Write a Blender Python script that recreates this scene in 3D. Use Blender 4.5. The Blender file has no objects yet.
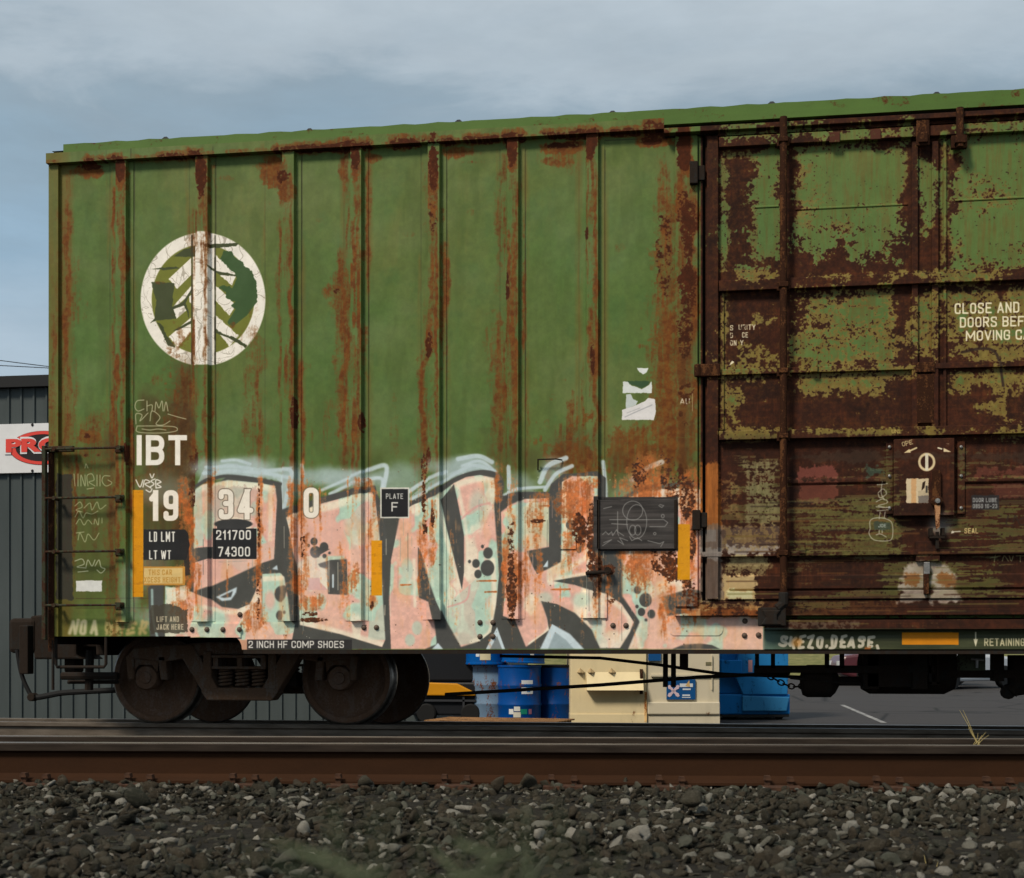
import bpy, bmesh, math, random
import numpy as np
from mathutils import Vector, Matrix

R = math.radians
rng = np.random.default_rng(11)
random.seed(5)
sc = bpy.context.scene
COL = sc.collection

# ------------------------------------------------------------------ camera model (metres; z = 0 is the top of the freight car's rail)
F = 1422.0                      # focal length in pixels of a 1024 wide frame (50 mm on 36 mm)
YAW = R(8.82)
CAMY, EYE = -11.6, 0.67
SN, CS = math.sin(YAW), math.cos(YAW)

def at(px, py, y=0.0):
    """the point of the plane Y = y seen at a place of the photograph"""
    l, v = (px - 512) / F, (650 - py) / F
    dx, dy = -SN + l * CS, CS + l * SN
    t = (y - CAMY) / dy
    return Vector((t * dx, y, EYE + t * v))

def X(px, y=0.0): return at(px, 650, y).x
def Z(px, py, y=0.0): return at(px, py, y).z

def ray(px, depth):
    l = (px - 512) / F
    return Vector((depth * (-SN + l * CS), CAMY + depth * (CS + l * SN), 0))

# ------------------------------------------------------------------ mesh builder
class MB:
    def __init__(s): s.v, s.f, s.m = [], [], []
    def add(s, vs, fs, mi=0):
        b = len(s.v); s.v += [tuple(p) for p in vs]
        for f in fs: s.f.append(tuple(b + i for i in f)); s.m.append(mi)
        return s
    def box(s, x0, x1, y0, y1, z0, z1, mi=0):
        vs = [(x0,y0,z0),(x1,y0,z0),(x1,y1,z0),(x0,y1,z0),(x0,y0,z1),(x1,y0,z1),(x1,y1,z1),(x0,y1,z1)]
        return s.add(vs, [(0,3,2,1),(4,5,6,7),(0,1,5,4),(1,2,6,5),(2,3,7,6),(3,0,4,7)], mi)
    def prism(s, pts, y0, y1, mi=0):
        """outline in (x, z), extruded from y0 (front) to y1"""
        n = len(pts)
        a = sum(pts[i][0]*pts[(i+1)%n][1]-pts[(i+1)%n][0]*pts[i][1] for i in range(n))
        if a < 0: pts = pts[::-1]
        vs = [(p[0], y0, p[1]) for p in pts] + [(p[0], y1, p[1]) for p in pts]
        fs = [tuple(range(n)), tuple(range(2*n-1, n-1, -1))] + [(i, n+i, n+(i+1)%n, (i+1)%n) for i in range(n)]
        return s.add(vs, fs, mi)
    def extr(s, prof, p0, p1, up=Vector((0,0,1)), mi=0, mis=None):
        """profile (side, height) extruded from p0 to p1"""
        d = (Vector(p1)-Vector(p0)).normalized(); side = d.cross(up).normalized()
        n = len(prof); vs = []
        for p in (p0, p1): vs += [Vector(p)+side*a+up*b for a, b in prof]
        b = len(s.v); s.add(vs, [tuple(range(n-1,-1,-1)), tuple(range(n, 2*n))], mi)
        for i in range(n):
            s.f.append((b+i, b+(i+1)%n, b+n+(i+1)%n, b+n+i)); s.m.append(mis[i] if mis else mi)
        return s
    def tube(s, pts, r, n=8, mi=0):
        pts = [Vector(p) for p in pts]; vs = []; fs = []
        prev = None
        for i, p in enumerate(pts):
            d = (pts[min(i+1, len(pts)-1)] - pts[max(i-1, 0)]).normalized()
            if prev is None:
                u = d.cross(Vector((0,0,1)))
                if u.length < .05: u = d.cross(Vector((0,1,0)))
            else: u = prev - d*prev.dot(d)
            u.normalize(); prev = u; w = d.cross(u)
            rr = r[i] if isinstance(r, (list, tuple)) else r
            vs += [p + (u*math.cos(2*math.pi*k/n) + w*math.sin(2*math.pi*k/n))*rr for k in range(n)]
        for i in range(len(pts)-1):
            for k in range(n):
                fs.append((i*n+k, i*n+(k+1)%n, (i+1)*n+(k+1)%n, (i+1)*n+k))
        fs += [tuple(range(n-1,-1,-1)), tuple((len(pts)-1)*n+k for k in range(n))]
        return s.add(vs, fs, mi)
    def lathe(s, prof, c=(0,0,0), axis='z', n=32, mi=0, caps=True):
        """prof: (radius, height along axis)"""
        c = Vector(c); vs = []; fs = []
        for r, h in prof:
            for k in range(n):
                a = 2*math.pi*k/n; u, w = r*math.cos(a), r*math.sin(a)
                vs.append(c + (Vector((u,w,h)) if axis == 'z' else Vector((u,h,-w)) if axis == 'y' else Vector((h,u,w))))
        for i in range(len(prof)-1):
            for k in range(n): fs.append((i*n+k, i*n+(k+1)%n, (i+1)*n+(k+1)%n, (i+1)*n+k))
        if caps and prof[0][0] > 1e-6: fs.append(tuple(range(n-1,-1,-1)))
        if caps and prof[-1][0] > 1e-6: fs.append(tuple((len(prof)-1)*n+k for k in range(n)))
        return s.add(vs, fs, mi)

# texture-space window of the car's side
X0, X1, Z0, Z1, RES = -6.05, 3.3, 0.45, 5.2, 0.0034
TW, TH = int((X1-X0)/RES), int((Z1-Z0)/RES)

def build(name, mb, mats, parent=None, smooth=False, bevel=0.0, base=None, angle=None):
    me = bpy.data.meshes.new(name)
    off = base if base is not None else (parent_base(parent) if parent is not None else Vector((0,0,0)))
    me.from_pydata([(p[0]-off[0], p[1]-off[1], p[2]-off[2]) for p in mb.v], [], mb.f)
    mats = mats if isinstance(mats, (list, tuple)) else [mats]
    for m in mats: me.materials.append(m)
    me.polygons.foreach_set('material_index', mb.m)
    uv = me.uv_layers.new(name='side')
    li = np.empty(len(me.loops), dtype=np.int32); me.loops.foreach_get('vertex_index', li)
    V = np.array(mb.v, dtype=np.float32)
    u = np.stack([(V[:,0]-X0)/(X1-X0), (V[:,2]-Z0)/(Z1-Z0)], 1)[li]
    uv.data.foreach_set('uv', u.ravel())
    me.validate(); me.update()
    bm = bmesh.new(); bm.from_mesh(me); bmesh.ops.recalc_face_normals(bm, faces=bm.faces); bm.to_mesh(me); bm.free()
    if smooth:
        me.polygons.foreach_set('use_smooth', [True]*len(me.polygons))
        me.set_sharp_from_angle(angle=R(angle or 35))
    o = bpy.data.objects.new(name, me); COL.objects.link(o)
    if parent is not None:
        o.parent = parent
        o['_b'] = list(parent_base(parent))
    else:
        o.location = off; o['_b'] = list(off)
    if bevel:
        b = o.modifiers.new('edge', 'BEVEL'); b.width = bevel; b.segments = 2; b.limit_method = 'ANGLE'; b.angle_limit = R(40)
    return o

def parent_base(p):
    return Vector(p['_b']) if '_b' in p else Vector((0,0,0))

def tag(o, label=None, cat=None, group=None, kind=None):
    if label: o['label'] = label
    if cat: o['category'] = cat
    if group: o['group'] = group
    if kind: o['kind'] = kind
    return o

def empty(name, loc, label, cat, group=None):
    o = bpy.data.objects.new(name, None); COL.objects.link(o); o.location = loc
    o['_b'] = list(loc); o.empty_display_size = .2
    return tag(o, label, cat, group)

def copy_tree(o, parent=None, loc=None):
    c = o.copy(); COL.objects.link(c)
    if parent is not None: c.parent = parent
    for ch in list(o.children): copy_tree(ch, c)
    if loc is not None: c.location = loc
    return c

# ------------------------------------------------------------------ materials
def srgb(r, g, b):
    f = lambda c: (c/255/12.92 if c/255 <= .04045 else ((c/255+.055)/1.055)**2.4)
    return (f(r), f(g), f(b), 1)

class NT:
    def __init__(s, name):
        s.mat = bpy.data.materials.new(name); s.mat.use_nodes = True
        s.t = s.mat.node_tree; s.b = s.t.nodes['Principled BSDF']
    def n(s, typ, **k):
        o = s.t.nodes.new(typ)
        for a, v in k.items():
            if a.startswith('i_'): o.inputs[a[2:].replace('_', ' ')].default_value = v
            else: setattr(o, a, v)
        return o
    def l(s, a, b): s.t.links.new(a, b)
    def coord(s, scale=(1,1,1), kind='Object'):
        c = s.n('ShaderNodeTexCoord'); m = s.n('ShaderNodeMapping'); m.inputs['Scale'].default_value = scale
        s.l(c.outputs[kind], m.inputs['Vector']); return m.outputs['Vector']
    def noise(s, vec, scale, detail=5, rough=.6, dist=0):
        n = s.n('ShaderNodeTexNoise'); n.inputs['Scale'].default_value = scale; n.inputs['Detail'].default_value = detail
        n.inputs['Roughness'].default_value = rough; n.inputs['Distortion'].default_value = dist
        s.l(vec, n.inputs['Vector']); return n.outputs['Fac']
    def ramp(s, fac, stops, interp='LINEAR'):
        r = s.n('ShaderNodeValToRGB'); r.color_ramp.interpolation = interp; e = r.color_ramp.elements
        while len(e) < len(stops): e.new(.5)
        for i, (p, c) in enumerate(stops):
            e[i].position = p; e[i].color = c if isinstance(c, tuple) else (c, c, c, 1)
        s.l(fac, r.inputs[0]); return r.outputs[0]
    def mix(s, fac, a, b, blend='MIX'):
        m = s.n('ShaderNodeMix', data_type='RGBA', blend_type=blend)
        for k, v in ((0, fac), (6, a), (7, b)):
            if hasattr(v, 'is_output'): s.l(v, m.inputs[k])
            else: m.inputs[k].default_value = v
        return m.outputs[2]
    def math(s, op, a, b=0.0):
        m = s.n('ShaderNodeMath', operation=op)
        for k, v in ((0, a), (1, b)):
            if hasattr(v, 'is_output'): s.l(v, m.inputs[k])
            else: m.inputs[k].default_value = v
        return m.outputs[0]
    def bump(s, h, strength=.4, dist=.01):
        b = s.n('ShaderNodeBump'); b.inputs['Strength'].default_value = strength; b.inputs['Distance'].default_value = dist
        s.l(h, b.inputs['Height']); s.l(b.outputs[0], s.b.inputs['Normal'])
    def out(s, col=None, rough=None, metal=None):
        if not metal: s.b.inputs['Specular IOR Level'].default_value = .5 if isinstance(rough, float) and rough < .35 else .16
        for k, v in (('Base Color', col), ('Roughness', rough), ('Metallic', metal)):
            if v is None: continue
            if hasattr(v, 'is_output'): s.l(v, s.b.inputs[k])
            else: s.b.inputs[k].default_value = v
        return s.mat

def weathered(name, col, rust=None, amount=.3, rough=.6, scale=6, var=.25, stretch=(1,1,.35), metal=0.0, bump=.25, rust2=None):
    """paint with tone variation, runs of dirt and patches of rust"""
    t = NT(name); v = t.coord(); vs = t.coord(stretch)
    n1 = t.noise(v, scale, 6); n2 = t.noise(vs, scale*2.2, 5); n3 = t.noise(v, scale*9, 4, .7)
    c = t.mix(n1, tuple(x*(1-var) for x in col[:3])+(1,), tuple(min(1, x*(1+var)) for x in col[:3])+(1,))
    c = t.mix(t.math('MULTIPLY', t.ramp(n2, [(.5, 0.), (.8, 1.)]), .35), c, tuple(x*.55 for x in col[:3])+(1,))
    rg = rough
    if rust:
        m = t.math('ADD', t.math('MULTIPLY', n2, .6), t.math('MULTIPLY', n3, .4))
        e = .62 - amount*.3
        m = t.ramp(m, [(e-.03, 0.), (e+.03, 1.)])
        rc = t.mix(n3, rust, rust2 or tuple(x*.4 for x in rust[:3])+(1,))
        c = t.mix(m, c, rc); rg = t.ramp(m, [(0, rough), (1, .9)])
    t.bump(t.math('ADD', n3, n1), bump, .004)
    return t.out(c, rg, metal)

RUST, RUSTD = srgb(118, 66, 34), srgb(58, 32, 22)
M = {}
# ------------------------------------------------------------------ the painted side of the freight car, computed texel by texel on the X-Z plane of the car
def vnoise(h, w, cy, cx, seed):
    """smooth value noise, cell size cy x cx texels"""
    g = np.random.default_rng(seed).random((int(h/cy)+3, int(w/cx)+3), dtype=np.float32)
    yy = np.arange(h, dtype=np.float32)/cy; xx = np.arange(w, dtype=np.float32)/cx
    yi = yy.astype(int); xi = xx.astype(int)
    fy = yy-yi; fx = xx-xi; fy = fy*fy*(3-2*fy); fx = fx*fx*(3-2*fx)
    r0 = g[yi]*(1-fy)[:,None] + g[yi+1]*fy[:,None]
    return r0[:, xi]*(1-fx) + r0[:, xi+1]*fx
def fbm(cy, cx, seed, octs=4, gain=.55):
    o = np.zeros((TH, TW), np.float32); a = 1; s = 0
    for i in range(octs):
        if min(cy, cx) < 1: break
        o += a*vnoise(TH, TW, cy, cx, seed+i*17); s += a; a *= gain; cy /= 2; cx /= 2
    o /= s
    lo, hi = np.percentile(o[::7, ::7], [2, 98])
    return np.clip((o-lo)/(hi-lo), 0, 1)
N_BIG, N_MID, N_FIN = fbm(260, 260, 1, 5), fbm(52, 52, 2, 4), fbm(11, 11, 3, 4, .7)
N_VER, N_VFI, N_HOR = fbm(240, 24, 4, 4, .7), fbm(70, 6, 5, 3, .75), fbm(9, 130, 6, 3, .7)
N_SPK = fbm(4.6, 4.6, 12, 2, .6)
N_MOT, N_MO2 = fbm(75, 60, 8, 3, .45), fbm(85, 48, 9, 3, .45)

def to_px(x, z):
    dep = -SN*x - CS*CAMY; lat = CS*x - SN*CAMY
    return 512 + F*lat/dep, 650 - F*(z-EYE)/dep
_xs = X0 + (np.arange(TW, dtype=np.float32)+.5)*RES
_zs = Z0 + (np.arange(TH, dtype=np.float32)+.5)*RES
PX = np.broadcast_to(to_px(_xs, 0*_xs)[0][None, :], (TH, TW)).astype(np.float32)
PY = to_px(_xs[None, :], _zs[:, None])[1].astype(np.float32)
RGB = np.zeros((TH, TW, 3), np.float32)
STAIN, HEAVY, GLOSS = np.zeros((TH, TW), np.float32), np.zeros((TH, TW), np.float32), np.zeros((TH, TW), np.float32)
c8 = lambda *c: np.array(c, np.float32)/255

def win(x0, y0, x1, y1, pad=2):
    cs = [at(a, b) for a in (x0-pad, x1+pad) for b in (y0-pad, y1+pad)]
    c0 = int(max(0, (min(p.x for p in cs)-X0)/RES)); c1 = int(min(TW, (max(p.x for p in cs)-X0)/RES+1))
    r0 = int(max(0, (min(p.z for p in cs)-Z0)/RES)); r1 = int(min(TH, (max(p.z for p in cs)-Z0)/RES+1))
    return slice(r0, max(r1, r0)), slice(c0, max(c1, c0))
def fine(w, ss):
    r, c = w
    xs = X0 + (c.start + (np.arange((c.stop-c.start)*ss)+.5)/ss)*RES
    zs = Z0 + (r.start + (np.arange((r.stop-r.start)*ss)+.5)/ss)*RES
    px, _ = to_px(xs, 0*xs); _, py = to_px(xs[None, :], zs[:, None])
    return np.broadcast_to(px[None, :], py.shape), py
def down(m, ss):
    h, w = m.shape
    return m.reshape(h//ss, ss, w//ss, ss).mean((1, 3)).astype(np.float32)
def sm(a, b, x):
    t = np.clip((x-a)/(b-a), 0, 1); return t*t*(3-2*t)
def put(w, m, col, op=1.0):
    m = (m*op)[..., None]; RGB[w] = RGB[w]*(1-m) + (col if getattr(col, 'ndim', 1) == 3 else np.asarray(col)[None, None, :])*m
def curve(pts, k=6):
    n = len(pts); out = []
    P = [np.array(p, float) for p in pts]
    for i in range(n):
        a, b, c, d = P[i-1], P[i], P[(i+1) % n], P[(i+2) % n]
        for j in range(k):
            t = j/k
            out.append(.5*((2*b)+(c-a)*t+(2*a-5*b+4*c-d)*t*t+(3*b-a-3*c+d)*t**3))
    return [tuple(p) for p in out]
def pmask(pts, ss=2, jag=0.0, round_=False):
    if round_: pts = curve(pts)
    w = win(min(p[0] for p in pts), min(p[1] for p in pts), max(p[0] for p in pts), max(p[1] for p in pts))
    px, py = fine(w, ss)
    if jag:
        j = np.repeat(np.repeat(N_FIN[w]-.5, ss, 0), ss, 1)*jag; px = px+j; py = py-j
    ins = np.zeros(py.shape, bool)
    for (x1, y1), (x2, y2) in zip(pts, pts[1:]+pts[:1]):
        if abs(y1-y2) < 1e-9: continue
        ins ^= ((y1 > py) != (y2 > py)) & (px < (x2-x1)*(py-y1)/(y2-y1)+x1)
    return w, down(ins, ss)
def poly(pts, col, op=1.0, jag=0.0, round_=False, wear=0.0):
    w, m = pmask(pts, 2, jag, round_)
    if wear: m = m*sm(wear-.1, wear+.1, N_FIN[w]*.6+N_MID[w]*.4)
    put(w, m, col, op)
def rect(x0, y0, x1, y1, col, **k): poly([(x0,y0),(x1,y0),(x1,y1),(x0,y1)], col, **k)
def smask(pts, width, soft=.6):
    pad = width+soft+2
    w = win(min(p[0] for p in pts), min(p[1] for p in pts), max(p[0] for p in pts), max(p[1] for p in pts), pad)
    px, py = PX[w], PY[w]; d = np.full(px.shape, 1e9, np.float32)
    for (x1, y1), (x2, y2) in zip(pts, pts[1:]):
        L = max((x2-x1)**2+(y2-y1)**2, 1e-9)
        t = np.clip(((px-x1)*(x2-x1)+(py-y1)*(y2-y1))/L, 0, 1)
        d = np.minimum(d, np.hypot(px-x1-t*(x2-x1), py-y1-t*(y2-y1)))
    return w, np.clip((width/2-d)/max(soft, .05)+.5, 0, 1)
def open_curve(pts, k=6):
    P = [np.array(p, float) for p in pts]; P = [2*P[0]-P[1]]+P+[2*P[-1]-P[-2]]; out = []
    for i in range(1, len(P)-2):
        a, b, c, d = P[i-1:i+3]
        for j in range(k):
            t = j/k; out.append(tuple(.5*((2*b)+(c-a)*t+(2*a-5*b+4*c-d)*t*t+(3*b-a-3*c+d)*t**3)))
    return out+[tuple(P[-2])]
def line(pts, width, col, op=1.0, soft=.6, curved=False):
    if curved: pts = open_curve(pts)
    w, m = smask(pts, width, soft); put(w, m, col, op)
def disc(cx, cy, rx, ry, col, op=1.0, soft=.08, jag=0.0):
    w = win(cx-rx, cy-ry, cx+rx, cy+ry, 3)
    r = np.hypot((PX[w]-cx)/rx, (PY[w]-cy)/ry) + (N_FIN[w]-.5)*jag
    put(w, np.clip((1-r)/soft+.5, 0, 1), col, op)
def spray(cx, cy, rx, ry, col, op):
    w = win(cx-rx, cy-ry, cx+rx, cy+ry, 2)
    r = np.hypot((PX[w]-cx)/rx, (PY[w]-cy)/ry)+(N_MID[w]-.5)*.3
    put(w, sm(1, .3, r), col, op)

# lettering: a condensed grotesque drawn with a square pen (centre lines on a unit box; '~' marks rounded corners)
GL = {'A': ['(0,0)(.5,1)(1,0)', '(.14,.27)(.86,.27)'], 'B': ['(0,0)(0,1)', '~(0,1)(1,1)(1,.53)(0,.53)', '~(0,.53)(1,.53)(1,0)(0,0)'], 'C': ['~(1,.73)(1,1)(0,1)(0,0)(1,0)(1,.27)'],
      'D': ['(0,0)(0,1)', '~(0,1)(1,1)(1,0)(0,0)'], 'E': ['(1,1)(0,1)(0,0)(1,0)', '(0,.52)(.85,.52)'], 'F': ['(1,1)(0,1)(0,0)', '(0,.5)(.85,.5)'], 'G': ['~(1,.7)(1,1)(0,1)(0,0)(1,0)(1,.46)', '(1,.46)(.55,.46)'],
      'H': ['(0,0)(0,1)', '(1,0)(1,1)', '(0,.52)(1,.52)'], 'I': ['(0,0)(0,1)'], 'J': ['~(1,1)(1,0)(0,0)(0,.3)'], 'K': ['(0,0)(0,1)', '(0,.36)(1,1)', '(.35,.58)(1,0)'], 'L': ['(0,1)(0,0)(1,0)'],
      'M': ['(0,0)(0,1)', '(0,1)(.5,.25)(1,1)', '(1,1)(1,0)'], 'N': ['(0,0)(0,1)', '(0,1)(1,0)', '(1,0)(1,1)'], 'O': ['~c(0,0)(0,1)(1,1)(1,0)'], 'P': ['(0,0)(0,1)', '~(0,1)(1,1)(1,.45)(0,.45)'],
      'R': ['(0,0)(0,1)', '~(0,1)(1,1)(1,.47)(0,.47)', '(.5,.47)(1,0)'], 'S': ['~(1,.78)(1,1)(0,1)(0,.56)(1,.46)(1,0)(0,0)(0,.22)'], 'T': ['(0,1)(1,1)', '(.5,1)(.5,0)'], 'U': ['~(0,1)(0,0)(1,0)(1,1)'],
      'V': ['(0,1)(.5,0)(1,1)'], 'W': ['(0,1)(.25,0)(.5,.9)(.75,0)(1,1)'], 'X': ['(0,0)(1,1)', '(0,1)(1,0)'], 'Y': ['(0,1)(.5,.45)(1,1)', '(.5,.45)(.5,0)'], 'Z': ['(0,1)(1,1)(0,0)(1,0)'], '.': ['(0,0)(0,.02)'], '-': ['(0,.45)(1,.45)'],
      '0': ['~c(0,0)(0,1)(1,1)(1,0)'], '1': ['(.8,0)(.8,1)', '(.8,.95)(0,.76)'], '2': ['~(0,.7)(0,1)(1,1)(1,.5)(0,.12)(0,0)', '(0,0)(1,0)'], '3': ['~(0,.80)(0,1)(1,1)(1,.53)(.45,.53)', '~(.45,.53)(1,.53)(1,0)(0,0)(0,.20)'],
      '4': ['(.72,0)(.72,1)', '(.72,1)(0,.26)(1.1,.26)'], '5': ['(1,1)(0,1)(0,.5)', '~(0,.5)(0,.6)(1,.6)(1,0)(0,0)(0,.25)'], '7': ['(0,1)(1,1)(.3,0)'], '8': ['~c(0,.53)(0,1)(1,1)(1,.53)', '~c(0,0)(0,.53)(1,.53)(1,0)'], '9': ['~c(0,.45)(0,1)(1,1)(1,.45)', '~(1,.7)(1,0)(0,0)(0,.18)']}
WD = {'M': 1.6, 'W': 1.8, 'I': 0, '1': .5, '.': 0, ' ': .55, 'A': 1.12, 'V': 1.1}
import re as _re
def rounded(q, r, closed):
    out = []; n = len(q)
    for i in range(n):
        if not closed and i in (0, n-1): out.append(q[i]); continue
        a, b, c = np.array(q[i-1]), np.array(q[i]), np.array(q[(i+1) % n])
        la, lc = np.linalg.norm(a-b), np.linalg.norm(c-b); rr = min(r, la*.5, lc*.5)
        p0, p2 = b+(a-b)/max(la, 1e-6)*rr, b+(c-b)/max(lc, 1e-6)*rr
        for k in range(6):
            t = k/5; out.append(tuple(p0*(1-t)**2+2*b*t*(1-t)*.5*1.0+b*t*(1-t)*1.0*0+p2*t**2+b*t*(1-t)))
    return out+([out[0]] if closed else [])
def text(s, x0, y0, x1, y1, col, pen=.175, wear=0.0, skew=0.0, rot=0.0, op=1.0, dy=0.0, soft=0, outline=None, tag_=0.0, dark=0):
    """letters filling the box; dy lifts the right end, tag_ makes it a loose hand with round ends"""
    h = y1-y0
    if h < 12 and pen == .175: pen = .15
    p = h*pen; gap = h*.13
    ws = [WD.get(c, 1.0) for c in s]; n = len(s)
    cw = max((x1-x0-gap*(n-1)-p*sum(c != ' ' for c in s))/max(sum(ws), .01), .2)
    x = x0; jit = np.random.default_rng(len(s)*7+int(x0))
    for ch, wd in zip(s, ws):
        if ch == ' ': x += wd*cw+gap; continue
        if n == 1: cw = x1-x0-p if wd else 0
        gw = wd*cw; gx = x+p/2; gy0, gy1 = y1-p/2, y0+p/2; sh = dy*(x-x0)/max(x1-x0, 1)
        segs = []
        for st in GL[ch]:
            q = [(gx+float(a)*gw, gy0+(gy1-gy0)*float(b)-sh) for a, b in _re.findall(r'\(([-.0-9]+),([-.0-9]+)\)', st)]
            if tag_: q = [(a+jit.normal()*tag_, b+jit.normal()*tag_) for a, b in q]
            cl = 'c' in st
            if '~' in st: q = rounded(q, min(max(gw, .1), h)*.5, cl)
            if not cl and not tag_:
                vv = [float(b) for _, b in _re.findall(r'\(([-.0-9]+),([-.0-9]+)\)', st)]
                for e0, e1, k0 in ((0, 1, 0), (-1, -2, -1)):
                    (ax, ay), (bx, by) = q[e0], q[e1]; L = max(math.hypot(ax-bx, ay-by), 1e-6)
                    if vv[k0] in (0, 1): q[e0] = (ax+(ax-bx)/L*p*.6, ay+(ay-by)/L*p*.6)
            if skew: q = [(a+skew*(y1-b)/h, b) for a, b in q]
            if rot:
                cx, cy = (x0+x1)/2, (y0+y1)/2; a_ = R(rot); q = [(cx+(a-cx)*math.cos(a_)+(b-cy)*math.sin(a_), cy-(a-cx)*math.sin(a_)+(b-cy)*math.cos(a_)) for a, b in q]
            segs.append(q)
        allp = [k for q in segs for k in q]
        w = win(min(k[0] for k in allp), min(k[1] for k in allp), max(k[0] for k in allp), max(k[1] for k in allp), p+2)
        d = np.full(PX[w].shape, 1e9, np.float32)
        for q in segs:
            for (ax, ay), (bx, by) in zip(q, q[1:]):
                L = max((bx-ax)**2+(by-ay)**2, 1e-9); t = np.clip(((PX[w]-ax)*(bx-ax)+(PY[w]-ay)*(by-ay))/L, 0, 1)
                d = np.minimum(d, np.hypot(PX[w]-ax-t*(bx-ax), PY[w]-ay-t*(by-ay)))
        if outline is not None: put(w, np.clip((p/2+.8-d)/.6+.5, 0, 1)*(PY[w] > y0-.9)*(PY[w] < y1+.9), outline, .8)
        m = np.clip((p/2-d)/(.55+soft)+.5, 0, 1)
        if not (tag_ or rot or skew): m = m*np.clip((PY[w]-(y0-sh))/.5+.5, 0, 1)*np.clip(((y1-sh)-PY[w])/.5+.5, 0, 1)*np.clip((PX[w]-(gx-p/2))/.5+.5, 0, 1)*np.clip((gx+gw*(1.1 if ch == '4' else 1)+p/2-PX[w])/.5+.5, 0, 1)
        if wear: m = m*sm(wear-.12, wear+.12, N_FIN[w]*.55+N_MID[w]*.45)
        put(w, m, col, op)
        x += gw+p+gap

# rust bookkeeping: STAIN is thin orange run-off, HEAVY is bare brown metal
def streak(x, y0, y1, hw, s=.8, field=None, x2=None):
    field = STAIN if field is None else field
    x2 = x if x2 is None else x2
    w = win(min(x, x2)-hw*2, y0, max(x, x2)+hw*2, y1)
    t = np.clip((PY[w]-y0)/max(y1-y0, 1), 0, 1)
    d = np.abs(PX[w]-(x+(x2-x)*t)+(N_MID[w]-.5)*hw*1.3)
    m = np.clip(1.25-d/hw, 0, 1)*sm(0, .12, t)*sm(1.0, .55, t+(N_VFI[w]-.5)*.5)*(.55+.6*N_VER[w])
    field[w] = np.maximum(field[w], m*s)
def blob(cx, cy, rx, ry, s=.9, field=None, rough=1.1):
    field = STAIN if field is None else field
    w = win(cx-rx*1.7, cy-ry*1.7, cx+rx*1.7, cy+ry*1.7)
    r = np.hypot((PX[w]-cx)/rx, (PY[w]-cy)/ry) + (N_MID[w]-.5)*rough*.7 + (N_FIN[w]-.5)*rough*.5
    field[w] = np.maximum(field[w], np.clip((1.1-r)*2.2, 0, 1)*s)

# ---- base coat
g1, g2, g3 = c8(84, 111, 52), c8(98, 110, 52), c8(72, 102, 50)
t = N_BIG[..., None]; RGB[:] = g1*(1-t)+g2*t
t = (sm(.55, .95, N_MID*.6+N_VER*.4)*.5)[..., None]; RGB[:] = RGB*(1-t)+g3*t
RGB *= (1+(N_VER-.5)*.05+(N_FIN-.5)*.03)[..., None]
fade = (sm(.5, 1, N_VER)*sm(.3, 1, N_BIG)*.35)[..., None]; RGB[:] = RGB*(1-fade)+c8(112, 108, 52)*fade
ch = (sm(.35, .95, fbm(120, 180, 31, 4))*.28)[..., None]; RGB[:] = RGB*(1-ch)+c8(118, 128, 84)*ch
ch = (sm(.55, .95, fbm(160, 40, 33, 4))*.35)[..., None]; RGB[:] = RGB*(1-ch)+c8(74, 92, 40)*ch
# panel joints: a dark dirt line with olive staining either side
POSTS = [(118, 128), (197.5, 209.5), (284, 295.5), (352, 362.5), (429, 440.5), (508, 519), (587, 598.5)]
OLIVE = c8(112, 92, 36)
w = win(50, 140, 76, 640); put(w, sm(76, 68, PX[w])*(.45+.5*N_VER[w]), OLIVE, .8)
for i, (a, b) in enumerate(POSTS):
    for xx, op in ((b+6.5, .75), (a-8 if i != 2 else 265, .35)):
        w, m = smask([(xx, 150), (xx, 624)], .9, .5); put(w, m*(.35+.65*N_VFI[w]), c8(38, 34, 18), op)
        w, m = smask([(xx, 150), (xx, 624)], 5, 5); put(w, m*sm(.35, .9, N_VER[w]), OLIVE, .7)
for yy in (598.5, 608):
    w, m = smask([(76, yy), (700, yy-1)], .8, .5); put(w, m, c8(60, 45, 30), .6)
w, m = smask([(605, 140.5), (690, 137)], .8, .5); put(w, m, c8(40, 34, 20), .6)

# ---- the round tree mark
lz = lambda q: [(120+x/5.488, 220+y/5.488) for x, y in q]
WHITE = c8(250, 243, 230)
disc(203, 299.3, 52, 55, c8(116, 120, 44), soft=.03)
w = win(138, 230, 268, 368); r1 = np.hypot((PX[w]-203)/62.4, (PY[w]-299.3)/66.5); r2 = np.hypot((PX[w]-203)/51.3, (PY[w]-299.3)/54.8)
put(w, np.clip((1-r1)*60+.5, 0, 1)*np.clip((r2-1)*60+.5, 0, 1), WHITE)
rect(193, 234, 215.5, 365, WHITE)
for q in ([(268,322),(390,208),(392,300),(312,380)], [(285,482),(390,362),(394,398),(330,455),(296,500)], [(292,492),(355,455),(370,492),(312,540)],
          [(380,420),(398,405),(398,470),(384,450)], [(268,640),(390,535),(390,612),(315,702)], [(525,190),(600,262),(640,300),(612,362),(525,278)],
          [(525,358),(600,430),(636,470),(600,525),(525,442)], [(525,525),(590,578),(652,635),(600,694),(525,602)]):
    poly(lz(q), WHITE, jag=.8)
DKG = c8(66, 74, 42)
poly(lz([(172,340),(300,345),(285,475),(312,540),(200,552),(165,566),(190,540),(198,440)]), DKG, jag=1)
poly(lz([(570,165),(600,170),(640,205),(700,262),(725,290),(748,345),(752,450),(700,520),(615,588),(590,560),(632,492),(608,470),(632,450),(580,425),(580,395),(540,372),(560,358),(618,372),(640,322),(632,290),(595,262),(550,215)]), c8(60, 88, 46), jag=1.6)
poly(lz([(295,200),(345,165),(402,145),(430,138),(412,205)]), DKG, jag=1)
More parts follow.
